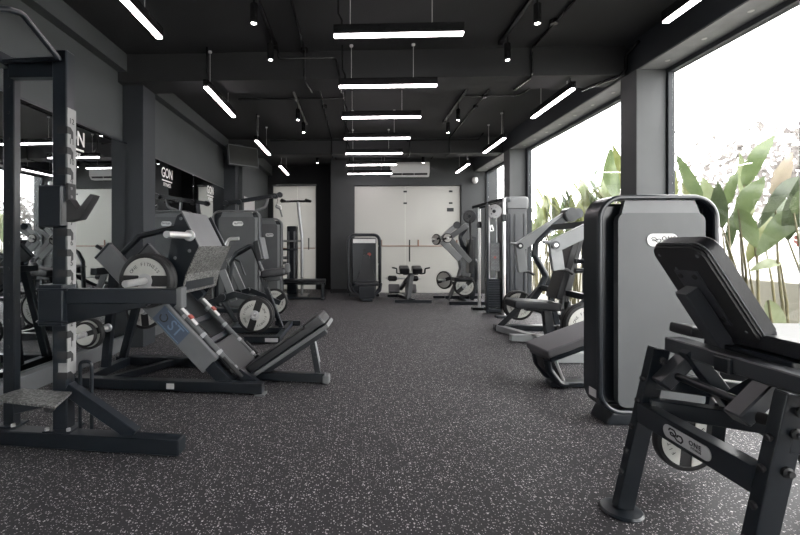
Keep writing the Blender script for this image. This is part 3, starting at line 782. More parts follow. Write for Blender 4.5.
    # second frame, nearer than the photo's edge
    B().rng((fx0, .955, .09), (fx1, 1.035, 2.375), bev=.006).build('front_upright', M_black, **kw)
    B().rng((-2.165, .93, .09), (-2.092, .985, 2.36), bev=.005).build('rear_upright', M_black, **kw)
    B().rng((-2.25, .95, .002), (-1.1, 1.045, .092), bev=.006).build('base_beam', M_black, **kw)
    return t
rack()

# ================================================================ 45 degree leg press
def leg_press():
    t = thing('leg_press', 'large 45 degree leg press with grey side beams and padded seat on the left', 'leg press', (-.72, 3.71, 0), math.radians(-3.7))
    p = lambda mb, n, m, par=t, **k: mb.build(n, m, par, **k)
    s2 = math.sqrt(.5)
    r = MB().rng((-1.62, -.38, .012), (0, -.30, .095), bev=.005); o = p(r, 'base_rail', M_black)
    p(MB().rng((-.80, -.3825, .03), (-.735, -.380, .075), bev=.0), 'sticker', M_sticker, o, label='small white sticker')
    p(MB().rng((-.06, -.39, 0), (.02, -.29, .012)), 'rubber_foot', M_grey, o)
    p(MB().rng((-1.70, .30, .012), (-.25, .38, .095), bev=.005), 'base_rail', M_black)
    p(MB().rng((-1.62, -.30, .015), (-1.54, .30, .09), bev=.005), 'cross_rail', M_black)
    p(MB().bar((-1.40, -.32, .05), (-1.10, .32, .05), .06, .06), 'cross_rail', M_black)
    p(MB().rng((-.34, -.30, .015), (-.26, .30, .09), bev=.005), 'cross_rail', M_black)
    o = p(MB().rng((-.30, -.04, .012), (.46, .04, .085), bev=.005), 'foot_beam', M_black)
    p(MB().rng((.44, -.05, 0), (.50, .05, .075), bev=.01), 'end_cap', M_grey, o)
    for y in (-.30, .30):
        sb = p(MB().bar((-.455, y, .21), (-1.40, y, 1.155), .05, .178, up=(1, 0, 1), bev=.006), 'side_beam', M_grey, label='grey side beam')
        p(MB().bar((-1.398, y, 1.153), (-1.412, y, 1.167), .054, .182, up=(1, 0, 1), bev=.003), 'end_cap', M_dark, sb)
        p(MB().bar((-.30, y, .055), (-.46, y, .215), .06, .10, up=(1, 0, 1)), 'strut', M_black)
        yr = y*.80
        g = p(MB().cyl((-.19, yr, .085), (-1.20, yr, 1.095), .027, n=18), 'guide_rail', M_graph)
        p(MB().bar((-.06, yr, .03), (-.24, yr, .15), .06, .07, up=(1, 0, 1)), 'rail_shoe', M_black)
        for k in (.17, .30, .44, .60):
            q = V((-.11-k, yr, k)); d = V((-s2, 0, s2))
            MB().cyl(q-d*.018, q+d*.018, .034, n=18, bev=.004).build('collar', M_silver, g)
        p(MB().bar((-.60, yr-.0, .532), (-.76, yr, .692), .05, .012, up=(1, 0, 1)), 'sticker', M_sticker, g, label='pale warning sticker on the rail')
        p(MB().bar((-.64, yr, .585), (-.67, yr, .615), .056, .016, up=(1, 0, 1)), 'sticker', M_red, g, label='red warning sticker on the rail')
    for k in (.36, .52, .95): p(MB().bar((-.18-k, -.24, k), (-.18-k, .24, k), .05, .05, up=(1, 0, 1)), 'cross_bar', M_black)
    # sticker on the near side beam
    c = V((-.245-.545, -.326, .545)); M = basis((s2, 0, -s2), (s2, 0, s2), c)
    st = p(MB().prism([M @ V((x, y, 0)) for x, y in ((-.15, -.075), (.16, -.075), (.16, .075), (-.15, .075))], (0, -.001, 0)), 'badge', M_blue, label='blue badge on the side beam')
    m = MB(); m.text('ST', basis((s2, 0, -s2), (s2, 0, s2), c+V((s2*.05, -.0015, -s2*.05))), .13, .004, .001)
    for o_, w_ in ((.062, .007), (-.066, .005)): MB().prism([M @ V((x, y, 0))+V((0, -.001, 0)) for x, y in ((-.10, o_), (.15, o_), (.15, o_+w_), (-.10, o_+w_))], (0, -.001, 0)).build('badge_line', M_bluel, st)
    m.build('lettering', M_bluel, st)
    MB().tube([c+(V((-s2, 0, s2))*.085)+V((.034*math.cos(a), -.003, .034*math.sin(a))) for a in [PI*.7+k*.34 for k in range(16)]], .0055, 6).build('lettering', M_ink, st, label='dark round letter')
    # posts at the rear
    p(MB().bar((-1.62, .30, .08), (-1.36, .30, 1.04), .06, .07), 'rear_post', M_black)
    p(MB().bar((-1.58, -.02, .08), (-1.50, -.02, .95), .06, .07), 'rear_post', M_black)
    p(MB().bar((-1.50, -.30, .98), (-1.50, .30, .98), .06, .06), 'cross_bar', M_black)
    sleeve((-1.53, -.05, .455), (-1.53, -.47, .455), .022, t)
    sleeve((-1.46, .33, .555), (-1.46, .62, .555), .022, t)
    # seat, backrest and its prop
    M = basis((s2, 0, -s2), (0, 1, 0), (-.372, .02, .225))
    p(MB(M).boxm(Matrix.Identity(4), (.33, .44, .075), .022, 3), 'seat', M_padd, label='dark grey seat pad')
    d = V((.823, 0, .568)); nrm = V((-.568, 0, .823)); c0 = V((.13, .02, .345))
    Mb = basis(d, (0, 1, 0), c0)
    p(MB(Mb).boxm(Matrix.Identity(4), (.80, .34, .075), .03, 3).boxm(Matrix.Translation((.31, 0, .028)), (.17, .34, .06), .028, 3), 'backrest', M_pad, label='black backrest pad')
    p(MB(Mb).boxm(Matrix.Translation((.01, 0, -.058)), (.80, .34, .035), .004, 1), 'backrest_board', M_grey)
    p(MB(Mb).boxm(Matrix.Translation((-.02, 0, -.10)), (.72, .07, .05), .004, 1), 'backrest_beam', M_black)
    p(MB().bar((.395, .02, .07), (.33, .02, .42), .05, .05), 'prop', M_black)
    pr = p(MB().bar((.385, .02, .17), (.335, .02, .40), .035, .058), 'prop_slide', M_silver, label='steel adjusting slide')
    for k in range(4): MB().cyl((.372-.011*k, -.001, .22+.05*k), (.372-.011*k, -.012, .22+.05*k), .009, n=10).build('pin_hole', M_ink, pr)
    for y in (-.27, .31): p(MB().cyl((-.36, y, .27), (-.20, y, .11), .016).cyl((-.30, y, .21), (-.20, y, .11), .020), 'grip_handle', M_rubber)
    # carriage
    hexp = [(-.754, 1.455), (-.703, 1.487), (-.553, 1.20), (-.586, 1.134), (-.668, .962), (-.70, .82), (-.76, .72), (-.86, .78), (-1.0, .86), (-1.0, .98), (-.87, 1.03), (-.824, 1.118), (-.775, 1.385)]
    for y in (-.30, .28):
        h = p(MB().prism([(a, y, b) for a, b in hexp], (0, .02, 0), bev=.004), 'carriage_plate', M_black)
        yy = y-.001 if y < 0 else y+.021; dy = -.006 if y < 0 else .006
        for a, b in ((-.715, 1.43), (-.765, 1.10), (-.64, 1.16)): MB().cyl((a, yy, b), (a, yy+dy, b), .014, n=12).cyl((a, yy, b), (a, yy+dy*1.6, b), .007, n=6).build('bolt', M_grey, h)
    p(MB().prism([(-.703, -.31, 1.492), (-.548, -.31, 1.196), (-.555, -.31, 1.19), (-.715, -.31, 1.488)], (0, .50, 0), bev=.001), 'carriage_cover', M_grey, label='grey carriage cover panel')
    p(MB().prism([(-.545, -.31, 1.20), (-.66, -.31, .965), (-.672, -.31, .965), (-.557, -.31, 1.20)], (0, .72, 0), bev=.001).prism([(-.66, -.31, .965), (-.70, -.31, .80), (-.712, -.31, .80), (-.672, -.31, .965)], (0, .72, 0), bev=.001), 'foot_plate', M_check, label='chequered steel foot plate')
    p(MB().bar((-.72, -.29, .87), (-.72, .29, .87), .09, .09).bar((-.95, -.29, .92), (-.95, .29, .92), .09, .09), 'carriage_tube', M_black)
    for y in (-.24, .24): p(MB().boxm(basis((s2, 0, -s2), (0, 1, 0), (-.86, y, .80)), (.26, .09, .09), .008), 'roller_block', M_dark)
    sleeve((-.93, -.31, .92), (-.93, -.74, .92), .027, t); sleeve((-.93, .31, .92), (-.93, .70, .92), .027, t)
    sleeve((-.63, -.31, 1.286), (-.63, -.70, 1.286), .027, t)
    p(MB().tube(fillet([(-.80, -.2, 1.36), (-1.14, -.2, 1.285), (-1.36, -.2, 1.08)], .05), .026, 10), 'stop_arm', M_black)
    p(MB().tube(fillet([(-.60, .40, 1.17), (-.57, .40, 1.27), (-.46, .40, 1.275)], .05), .018, 10), 'release_handle', M_chrome, label='chrome release handle')
    R_ = Matrix.Translation(t.location) @ t.rotation_euler.to_matrix().to_4x4(); ax = R_.to_3x3() @ V((0, -1, 0))
    w = lambda x, y, z: R_ @ V((x, y, z))
    plate('outer pale faced plate on the near horn of the leg press carriage', w(-.93, -.455, .92), ax, .222, .05, 0.0)
    plate('inner plate behind it on the near horn of the leg press carriage', w(-.93, -.392, .92), ax, .222, .055, .5)
    plate('plate on the far horn of the leg press carriage beside the foot plate', w(-.93, .45, .92), ax, .222, .055, .9)
    plate('lower plate stored behind the rear post of the leg press', w(-1.46, .42, .555), ax, .205, .05, PI/2+.1)
    plate('small outer plate on the leg press storage peg beside the rack upright', w(-1.53, -.36, .455), ax, .105, .03, .3, style='n', word='')
    plate('medium dark plate behind the small one on the leg press storage peg', w(-1.53, -.31, .455), ax, .135, .045, .3, style='n', word='')
    return t
leg_press()

# ================================================================ plate loaded machine behind the leg press
def seated_machine():
    t = thing('plate_loaded_machine', 'black plate loaded machine with arm pads and pale plates behind the leg press', 'exercise machine', (-1.15, 5.7, 0))
    k = dict(parent=t, world=True)
    MB().rng((-1.36, 5.10, .01), (-.92, 5.19, .09), bev=.005).build('base_foot', M_black, **k)
    MB().box((-1.02, 5.098, .05), (.16, .003, .045), bev=0).build('maker_label', M_label, **k)
    MB().rng((-1.20, 6.25, .01), (-.82, 6.33, .08), bev=.005).build('base_foot', M_black, **k)
    MB().rng((-1.00, 5.15, .012), (-.93, 6.3, .075), bev=.004).build('base_rail', M_dark, **k)
    MB().rng((-1.75, 5.66, .012), (-.95, 5.76, .09), bev=.004).build('base_rail', M_black, **k)
    MB().rng((-1.78, 5.2, .012), (-1.70, 6.2, .09), bev=.004).build('base_rail', M_black, **k)
    up = MB().bar((-1.0, 5.71, .08), (-1.28, 5.71, .80), .07, .06).build('seat_post', M_black, **k)
    for q in range(7):
        c = V((-1.03, 5.67, .18)).lerp(V((-1.25, 5.67, .72)), q/6); MB().cyl(c+V((.026, -.02, .01)), c+V((.034, -.02, .013)), .010, n=10).build('pin_hole', M_grey, parent=up, world=True)
    MB().tube(fillet([Q(230, 290, 5.6), Q(231, 262, 5.6), Q(236, 253, 5.6), Q(252, 244, 5.6), Q(264, 275, 5.6)], .06), .028, 10).build('frame_arch', M_black, **k)
    MB().tube(fillet([Q(226, 292, 6.1), Q(228, 262, 6.1), Q(236, 255, 6.1), Q(252, 246, 6.1)], .06), .028, 10).build('frame_arch', M_black, **k)
    MB().tube(fillet([Q(235, 259, 5.55), Q(240, 262, 5.5), Q(245, 275, 5.5)], .03), .012, 8).build('lever', M_black, **k)
    M = Matrix.Translation(Q(260, 250.5, 5.7)) @ Euler((0, .27, 0)).to_matrix().to_4x4() if False else Matrix.Translation(Q(260, 250.5, 5.7)) @ Euler((0, -.20, 0)).to_matrix().to_4x4()
    MB().boxm(M, (.08, .30, .27), .02, 3).build('chest_pad', M_pad, **k)
    MB().boxm(M @ Matrix.Translation((.055, 0, .02)), (.03, .28, .30), .006, 1).build('pad_plate', M_grey, label='grey backing plate', **k)
    M = Matrix.Translation(Q(274.5, 272.5, 5.6)) @ Euler((0, -.13, 0)).to_matrix().to_4x4()
    MB().boxm(M, (.32, .28, .10), .03, 3).build('arm_pad', M_pad, **k)
    MB().boxm(M @ Matrix.Translation((.18, 0, .04)), (.06, .10, .12), .02, 2).build('pad_adjuster', M_grey, label='grey adjuster block', **k)
    MB().boxm(M @ Matrix.Translation((-.02, 0, -.08)), (.2, .08, .06), .006, 1).bar(Q(268, 277, 5.6), Q(266, 288, 5.6), .05, .05).build('pad_bracket', M_black, **k)
    MB().bar(Q(222, 270, 5.3), Q(234, 301, 5.3), .03, .09, up=(1, 0, .4)).build('frame_plate', M_lgrey, label='light grey frame plate', **k)
    MB().bar(Q(229, 258, 6.0), Q(245, 295, 6.0), .03, .09, up=(1, 0, .4)).build('frame_plate', M_lgrey, label='light grey frame plate', **k)
    for a in ((223, 297, 5.25), (239, 292, 5.9)): MB().cyl(Q(*a), Q(*a)+V((0, -.05, 0)), .045, n=14, bev=.006).build('pivot_cap', M_black, **k)
    MB().bar(Q(206, 304, 5.25), Q(236, 294, 5.25), .05, .08).bar(Q(234, 294, 5.25), Q(262, 301, 5.2), .05, .07).build('lever_arm', M_black, **k)
    MB().bar(Q(222, 300, 6.0), Q(250, 290, 6.0), .05, .08).bar(Q(250, 290, 6.0), Q(280, 303, 6.1), .05, .07).build('lever_arm', M_black, **k)
    MB().bar((-1.72, 5.25, .05), Q(212, 303, 5.25), .06, .06).build('lever_post', M_black, **k)
    MB().bar((-1.72, 6.1, .05), Q(222, 300, 6.0), .06, .06).build('lever_post', M_black, **k)
    c = Q(254, 316, 5.0); c2 = V((c.x, 6.2, c.z))
    MB().cyl(V((c.x, 5.12, c.z)), c2, .03).bar(V((c.x, 5.22, c.z)), Q(256, 300, 5.22), .05, .07).bar(V((c.x, 5.9, c.z)), Q(262, 299, 5.9), .05, .07).build('axle', M_dark, **k)
    sleeve(V((c.x, 5.20, c.z)), V((c.x, 4.93, c.z)), .024, t, world=True); sleeve(V((c.x, 6.12, c.z)), V((c.x, 6.38, c.z)), .024, t, world=True)
    plate('outer pale plate on the near side of the machine behind the leg press', V((c.x, 5.02, c.z)), (0, -1, 0), .215, .05, 1.25)
    plate('inner plate on the near side of the machine behind the leg press', V((c.x, 5.08, c.z)), (0, -1, 0), .222, .05, 1.25)
    plate('plate on the far side of the machine behind the leg press', V((c.x, 6.24, c.z)), (0, -1, 0), .20, .05, .6)
    return t
seated_machine()

# ================================================================ weight stack towers
def stack_tower(label, loc, w, h, rotz=0.0, band=.16, rc=.14, lab=True, feet=True, panelm=None, strip=False, side=None):
    """selector stack housing facing -Y: hoop band, edge bead, shroud, cap panel, dark core and foot"""
    t = thing('weight_stack_tower', label, 'exercise machine', loc, rotz)
    z0 = .07; hh = h-z0; zc = z0+hh/2
    M = basis((1, 0, 0), (0, 0, 1), (0, 0, zc))          # z of M points to -Y
    MB().ring(rrect(w, hh, rc), rrect(w-.05, hh-.05, rc-.025), M, band).build('frame_hoop', M_dark, t)
    pts = [M @ V((x, y, band/2)) for x, y in rrect(w-.03, hh-.03, rc-.01, 8)]
    MB().tube(pts, .017, 10, closed=True).build('hoop_bead', M_dark if side is None else side, t)
    MB().rng((-w/2+.03, -.02, z0+.04), (w/2-.03, band/2+.03, h-.05), bev=.02).build('core', M_black, t)
    pw = w-.22; off = .018
    P = basis((1, 0, 0), (0, 0, 1), (off, -band/2-.012, z0+.05+(hh-.17)/2))
    MB().prism([P @ V((x, y, 0)) for x, y in rrect(pw, hh-.17, .05)], (0, .05, 0), bev=.006, seg=2).build('shroud_panel', panelm or M_graph, t, label='grey shroud panel')
    MB().prism([(off-pw*.40, -band/2+.005, h-.035), (off+pw*.40, -band/2+.005, h-.035), (off+pw*.46, -band/2-.004, h-.14), (off-pw*.46, -band/2-.004, h-.14)], (0, .03, 0)).build('cap_panel', M_grey, t, label='light grey cap panel')
    if strip: MB().rng((w/2-.115, -band/2-.004, z0+.05), (w/2-.045, -band/2+.03, h-.13), bev=.004).build('side_strip', M_lgrey, t, label='light grey side strip')
    if feet:
        MB().prism([(-w/2+.05, -band/2-.015, 0), (w/2-.05, -band/2-.015, 0), (w/2-.05, -band/2-.015, .075), (-w/2+.09, -band/2-.015, .085)], (0, band+.04, 0), bev=.02, seg=2).build('foot', M_black, t)
    return t
tw = stack_tower('nearer left stack tower with white maker label under the television', (-2.13, 7.50, 0), .875, 1.84, band=.12, strip=True, side=M_grey)
logo_label(tw, XZ((.04, -.074, 1.60)), .19, .085, matl=M_white, sub='')
tw2 = stack_tower('second left stack tower with overhead pulley arm, half behind the nearer tower', (-1.88, 8.42, 0), .84, 1.76, band=.12, strip=True, side=M_grey)
logo_label(tw2, XZ((.17, -.074, 1.42)), .16, .07, matl=M_sticker, sub='')
k = dict(parent=tw2, world=True)
a, b = Q(226, 203.5, 8.3), Q(280, 194.8, 8.3)
MB().bar(a, b, .07, .075).build('overhead_arm', M_black, **k)
MB().tube(fillet([Q(268, 197, 8.3), Q(266, 207, 8.3), Q(255, 211, 8.3), Q(253, 219, 8.35)], .12), .03, 10).build('arm_support', M_grey, **k)
for c in (a, Q(239, 202, 8.25), Q(275, 196, 8.25), b): MB().lathe(c, (0, -1, 0), [(0, -.05), (.05, -.05), (.055, -.03), (.045, 0), (.055, .03), (.05, .05), (0, .05)], 20).build('pulley', M_black, **k)
MB().bar(Q(237, 203, 8.35), Q(237, 219, 8.4), .06, .06).build('arm_post', M_grey, **k)
MB().tube([Q(278, 196, 8.3), Q(277, 204, 8.3)], .006, 6).build('cable', M_ink, **k)
t = thing('cable_attachment', 'pale cable handle hanging from the overhead pulley arm before the left frosted door', 'cable attachment', Q(279, 211, 8.28))
MB().tube(fillet([Q(277, 204.5, 8.28), Q(275.5, 207, 8.28), Q(280, 209, 8.28), Q(282, 217, 8.28)], .03), .016, 8).build('grip', M_grey, t, world=True)
MB().tube(fillet([Q(277, 204.5, 8.28), Q(281, 206, 8.28), Q(281, 209.5, 8.28)], .02), .010, 8).build('strap', M_white, t, world=True)

# low row station with pull-up pole before the left recess
t = thing('low_row_station', 'low row bench with pull-up pole in front of the left frosted door', 'exercise machine', (-1.3, 9.8, 0))
k = dict(parent=t, world=True)
MB().tube(fillet([Q(302, 296, 9.9), Q(302, 238, 9.9), Q(298, 202, 9.9)], .25), .035, 10).build('pole', M_silver, **k)
MB().tube([Q(281, 201.5, 9.9), Q(298, 201, 9.9), Q(311, 201.5, 9.9)], .028, 10).build('pull_up_bar', M_black, **k)
for x0, x1 in ((281, 286), (305, 311)): MB().tube([Q(x0, 201, 9.9), Q(x0+1, 199.5, 9.75), Q(x1, 201.4, 9.7)], .026, 8).build('grip', M_rubber, **k)
MB().rng((-1.63, 9.95, .05), (-1.39, 10.25, 1.68), bev=.04, seg=2).build('stack_housing', M_black, **k)
MB().rng((-1.60, 9.935, .3), (-1.56, 9.95, 1.55)).rng((-1.46, 9.935, .3), (-1.42, 9.95, 1.55)).build('guide_strip', M_grey, **k)
MB().bar(Q(282, 241, 9.9), Q(302, 241, 9.9), .05, .05).build('cross_tube', M_grey, **k)
MB().bar(Q(282, 249.5, 9.9), Q(297, 249.5, 9.9), .05, .05).build('cross_tube', M_dark, **k)
for z in (.18, .30, .42): MB().cyl((-1.70, 9.9, z+.5), (-1.62, 9.9, z+.5), .035).build('knob', M_grey, **k)
MB().rng((-1.75, 9.25, .39), (-.66, 9.55, .46), bev=.02, seg=2).build('bench_pad', M_pad, **k)
MB().rng((-1.75, 9.36, .33), (-.66, 9.44, .39), bev=.005).build('bench_beam', M_black, **k)
for x in (-.72, -1.65): MB().rng((x-.03, 9.27, .01), (x+.03, 9.33, .36), bev=.004).rng((x-.03, 9.47, .01), (x+.03, 9.53, .36), bev=.004).rng((x-.03, 9.22, 0), (x+.03, 9.58, .05), bev=.004).build('bench_leg', M_black, **k)
MB().rng((-1.9, 9.38, .0), (-.7, 9.44, .05), bev=.004).build('floor_rail', M_black, **k)
MB().rng((-1.7, 9.5, .0), (-1.1, 10.2, .05), bev=.004).build('base_plate', M_black, **k)
# ================================================================ back wall machines
def back_machine():
    t = thing('selector_machine', 'black selector machine facing forward against the back wall left of the frosted door', 'exercise machine', (.22, 10.15, 0))
    w, h = .82, 1.47; z0 = .06; hh = h-z0
    for y in (-.10, .22):
        M = basis((1, 0, 0), (0, 0, 1), (0, y, z0+hh/2))
        MB().tube([M @ V((x, q, 0)) for x, q in rrect(w-.06, hh, .16)], .033, 10, closed=True).build('frame_hoop', M_dark, t)
    m = MB()
    for sx in (-1, 1):
        for z in (.35, .75, 1.2): m.bar((sx*(w/2-.03), -.1, z), (sx*(w/2-.03), .22, z), .05, .05)
    m.build('hoop_link', M_black, t)
    MB().rng((-.29, -.06, .1), (.29, .2, 1.40), bev=.04, seg=2).build('shroud', M_dark, t)
    MB().rng((-.27, -.075, 1.27), (.27, -.05, 1.37), bev=.02).build('top_plaque', M_white, t, label='pale top plaque')
    MB().cyl((.12, -.06, 1.0), (.12, -.075, 1.0), .045).build('badge', M_red, t, label='small red badge')
    MB().rng((-.03, -.075, .95), (.03, -.05, 1.12), bev=.02).build('selector_slot', M_ink, t)
    prof = [(.05, 1.0), (.075, .97), (.075, .86), (.13, .72), (.20, .50), (.20, .40), (.16, .34)]
    MB().prism([(x+.04, -.55, z) for x, z in prof]+[(.04-x, -.55, z) for x, z in reversed(prof)], (0, .09, 0), bev=.02, seg=2).build('backrest', M_pad, t)
    MB().bar((.04, -.48, .30), (.04, -.42, .98), .08, .07).build('backrest_post', M_black, t)
    MB().rng((-.22, -.95, .33), (.30, -.42, .40), bev=.025, seg=2).build('seat', M_pad, t)
    MB().rng((-.14, -1.0, .05), (.22, -.70, .33), bev=.03, seg=2).build('pedestal', M_black, t)
    MB().rng((-.08, -1.08, 0), (.16, .1, .06), bev=.01).build('base_rail', M_black, t)
    MB().rng((-.36, -.15, 0), (.36, .25, .06), bev=.01).build('base_plate', M_black, t)
    for sx in (-1, 1):
        MB().tube(fillet([(sx*.30+.03, -.40, .30), (sx*.34+.03, -.75, .36), (sx*.30+.03, -.92, .22), (sx*.18+.03, -.95, .14)], .05), .026, 8).build('side_arm', M_dark, t)
back_machine()
def back_extension():
    t = thing('back_extension_bench', 'black back extension bench with twin hip pads before the frosted door', 'exercise bench', (1.14, 9.3, 0))
    MB().rng((-.30, -.38, 0), (.48, -.30, .06), bev=.006).build('base_foot', M_black, t)
    MB().rng((-.38, .62, 0), (.10, .70, .06), bev=.006).build('base_foot', M_black, t)
    MB().bar((.10, -.34, .045), (-.12, .66, .045), .08, .07).build('base_rail', M_dark, t)
    MB().bar((0, -.15, .06), (.06, -.25, .62), .11, .09).build('column', M_grey, t, label='grey column')
    MB().bar((.05, -.20, .55), (-.03, .05, .40), .07, .07).bar((-.03, .05, .40), (-.08, .5, .2), .07, .07).build('boom', M_black, t)
    for sx in (-1, 1):
        MB().box((.05+sx*.135, -.24, .69), (.21, .26, .13), rot=(.25, 0, 0), bev=.035, seg=3).build('hip_pad', M_pad, t)
        MB().cyl((-.06+sx*.14, .22, .47), (-.06+sx*.34, .22, .47), .065, n=18, bev=.02).build('foot_roller', M_pad, t)
        MB().box((-.05+sx*.19, .42, .22), (.26, .10, .20), rot=(-.5, 0, 0), bev=.03, seg=2).build('calf_pad', M_padg, t)
    MB().bar((-.10, -.16, .60), (.22, -.16, .60), .05, .05).build('pad_bar', M_black, t)
    for sx in (-1, 1): MB().tube(fillet([(.05+sx*.22, -.2, .60), (.05+sx*.30, -.28, .62), (.05+sx*.30, -.30, .72), (.05+sx*.40, -.34, .74)], .03), .016, 8).build('handle', M_black, t)
    MB().cyl((-.45, .22, .47), (.33, .22, .47), .018).build('roller_axle', M_silver, t)
back_extension()

def back_press():
    t = thing('plate_loaded_row', 'grey plate loaded machine with crossed arms at the right end of the frosted door', 'exercise machine', (2.4, 9.1, 0))
    k = dict(parent=t, world=True); z1, z2 = 8.7, 9.6
    MB().rng((1.80, 9.72, 0), (2.9, 9.80, .06), bev=.006).build('base_foot', M_black, **k)
    MB().rng((1.92, 8.62, 0), (2.75, 8.71, .07), bev=.006).build('base_foot', M_black, **k)
    MB().rng((2.30, 8.7, .005), (2.38, 9.75, .07), bev=.006).build('base_rail', M_dark, **k)
    P = lambda x, y, z=9.1: Q(x, y, z)
    MB().tube(fillet([P(448, 300), P(457, 281), P(461, 268), P(459, 258)], .1), .045, 10).build('front_column', M_grey, **k)
    MB().tube(fillet([P(472, 300), P(477, 277), P(476, 262), P(462, 245), P(460, 236), P(466, 229)], .12), .045, 10).build('rear_column', M_dark, **k)
    MB().bar(P(445, 297), P(477, 297), .08, .07).bar(P(452, 283), P(474, 283), .06, .06).build('lower_frame', M_dark, **k)
    for z, nm in ((8.8, 'near'), (9.5, 'far')):
        MB().bar(P(449, 238, z), P(467, 225, z), .05, .11).build('upper_arm', M_grey, **k)
        MB().bar(P(441, 239, z-.05), P(455, 226, z-.05), .04, .09).build('lever_arm', M_lgrey, label='light grey lever arm', **k)
        MB().bar(P(442, 241, z-.05), P(460, 259, z-.05), .05, .13).build('press_arm', M_lgrey, label='light grey press arm', **k)
        MB().bar(P(450, 239, z), P(470, 262, z), .05, .11).build('press_arm', M_grey, **k)
        MB().cyl(P(457, 225, z-.1), P(457, 225, z+.05), .075, n=20).build('pivot', M_black, **k)
    MB().rng((2.42, 9.0, .62), (2.52, 9.3, 1.35), bev=.03, seg=2).build('back_pad', M_pad, **k)
    MB().rng((2.1, 8.98, .44), (2.5, 9.32, .53), bev=.03, seg=2).build('seat', M_pad, **k)
    MB().bar((2.3, 9.15, .06), (2.3, 9.15, .45), .09, .09).bar((2.5, 9.15, .06), (2.56, 9.15, 1.4), .09, .09).build('seat_post', M_dark, **k)
    c = Q(464.5, 286, 8.95); c2 = Q(444.5, 280, 9.55)
    sleeve(c+V((0, .25, 0)), c+V((0, -.12, 0)), .025, t, world=True); sleeve(c2+V((.3, .1, 0)), c2+V((-.14, -.02, 0)), .025, t, world=True)
    cu = Q(436.5, 239.5, 9.2); cv = Q(447.4, 238, 8.7)
    sleeve(cu+V((.12, .04, 0)), cu+V((-.10, -.02, 0)), .02, t, world=True); sleeve(cv+V((0, .15, 0)), cv+V((0, -.1, 0)), .02, t, world=True)
    g = 'weight plates'
    plate('outer floor level plate facing forward on the machine right of the frosted door', c, (0, -1, 0), .222, .05, .7, g)
    plate('inner floor level plate behind it on the machine right of the frosted door', c+V((0, .06, 0)), (0, -1, 0), .222, .05, .7, g)
    plate('side turned low plate in front of the frosted door', c2, (-.72, -.69, 0), .205, .07, .3, g, word='')
    plate('upper left small plate turned sideways in front of the frosted door', cu, (-.8, -.6, 0), .12, .05, .3, g, word='')
    plate('upper small plate on the near lever arm right of the frosted door', cv, (0, -1, 0), .10, .04, .3, g, word='')
back_press()

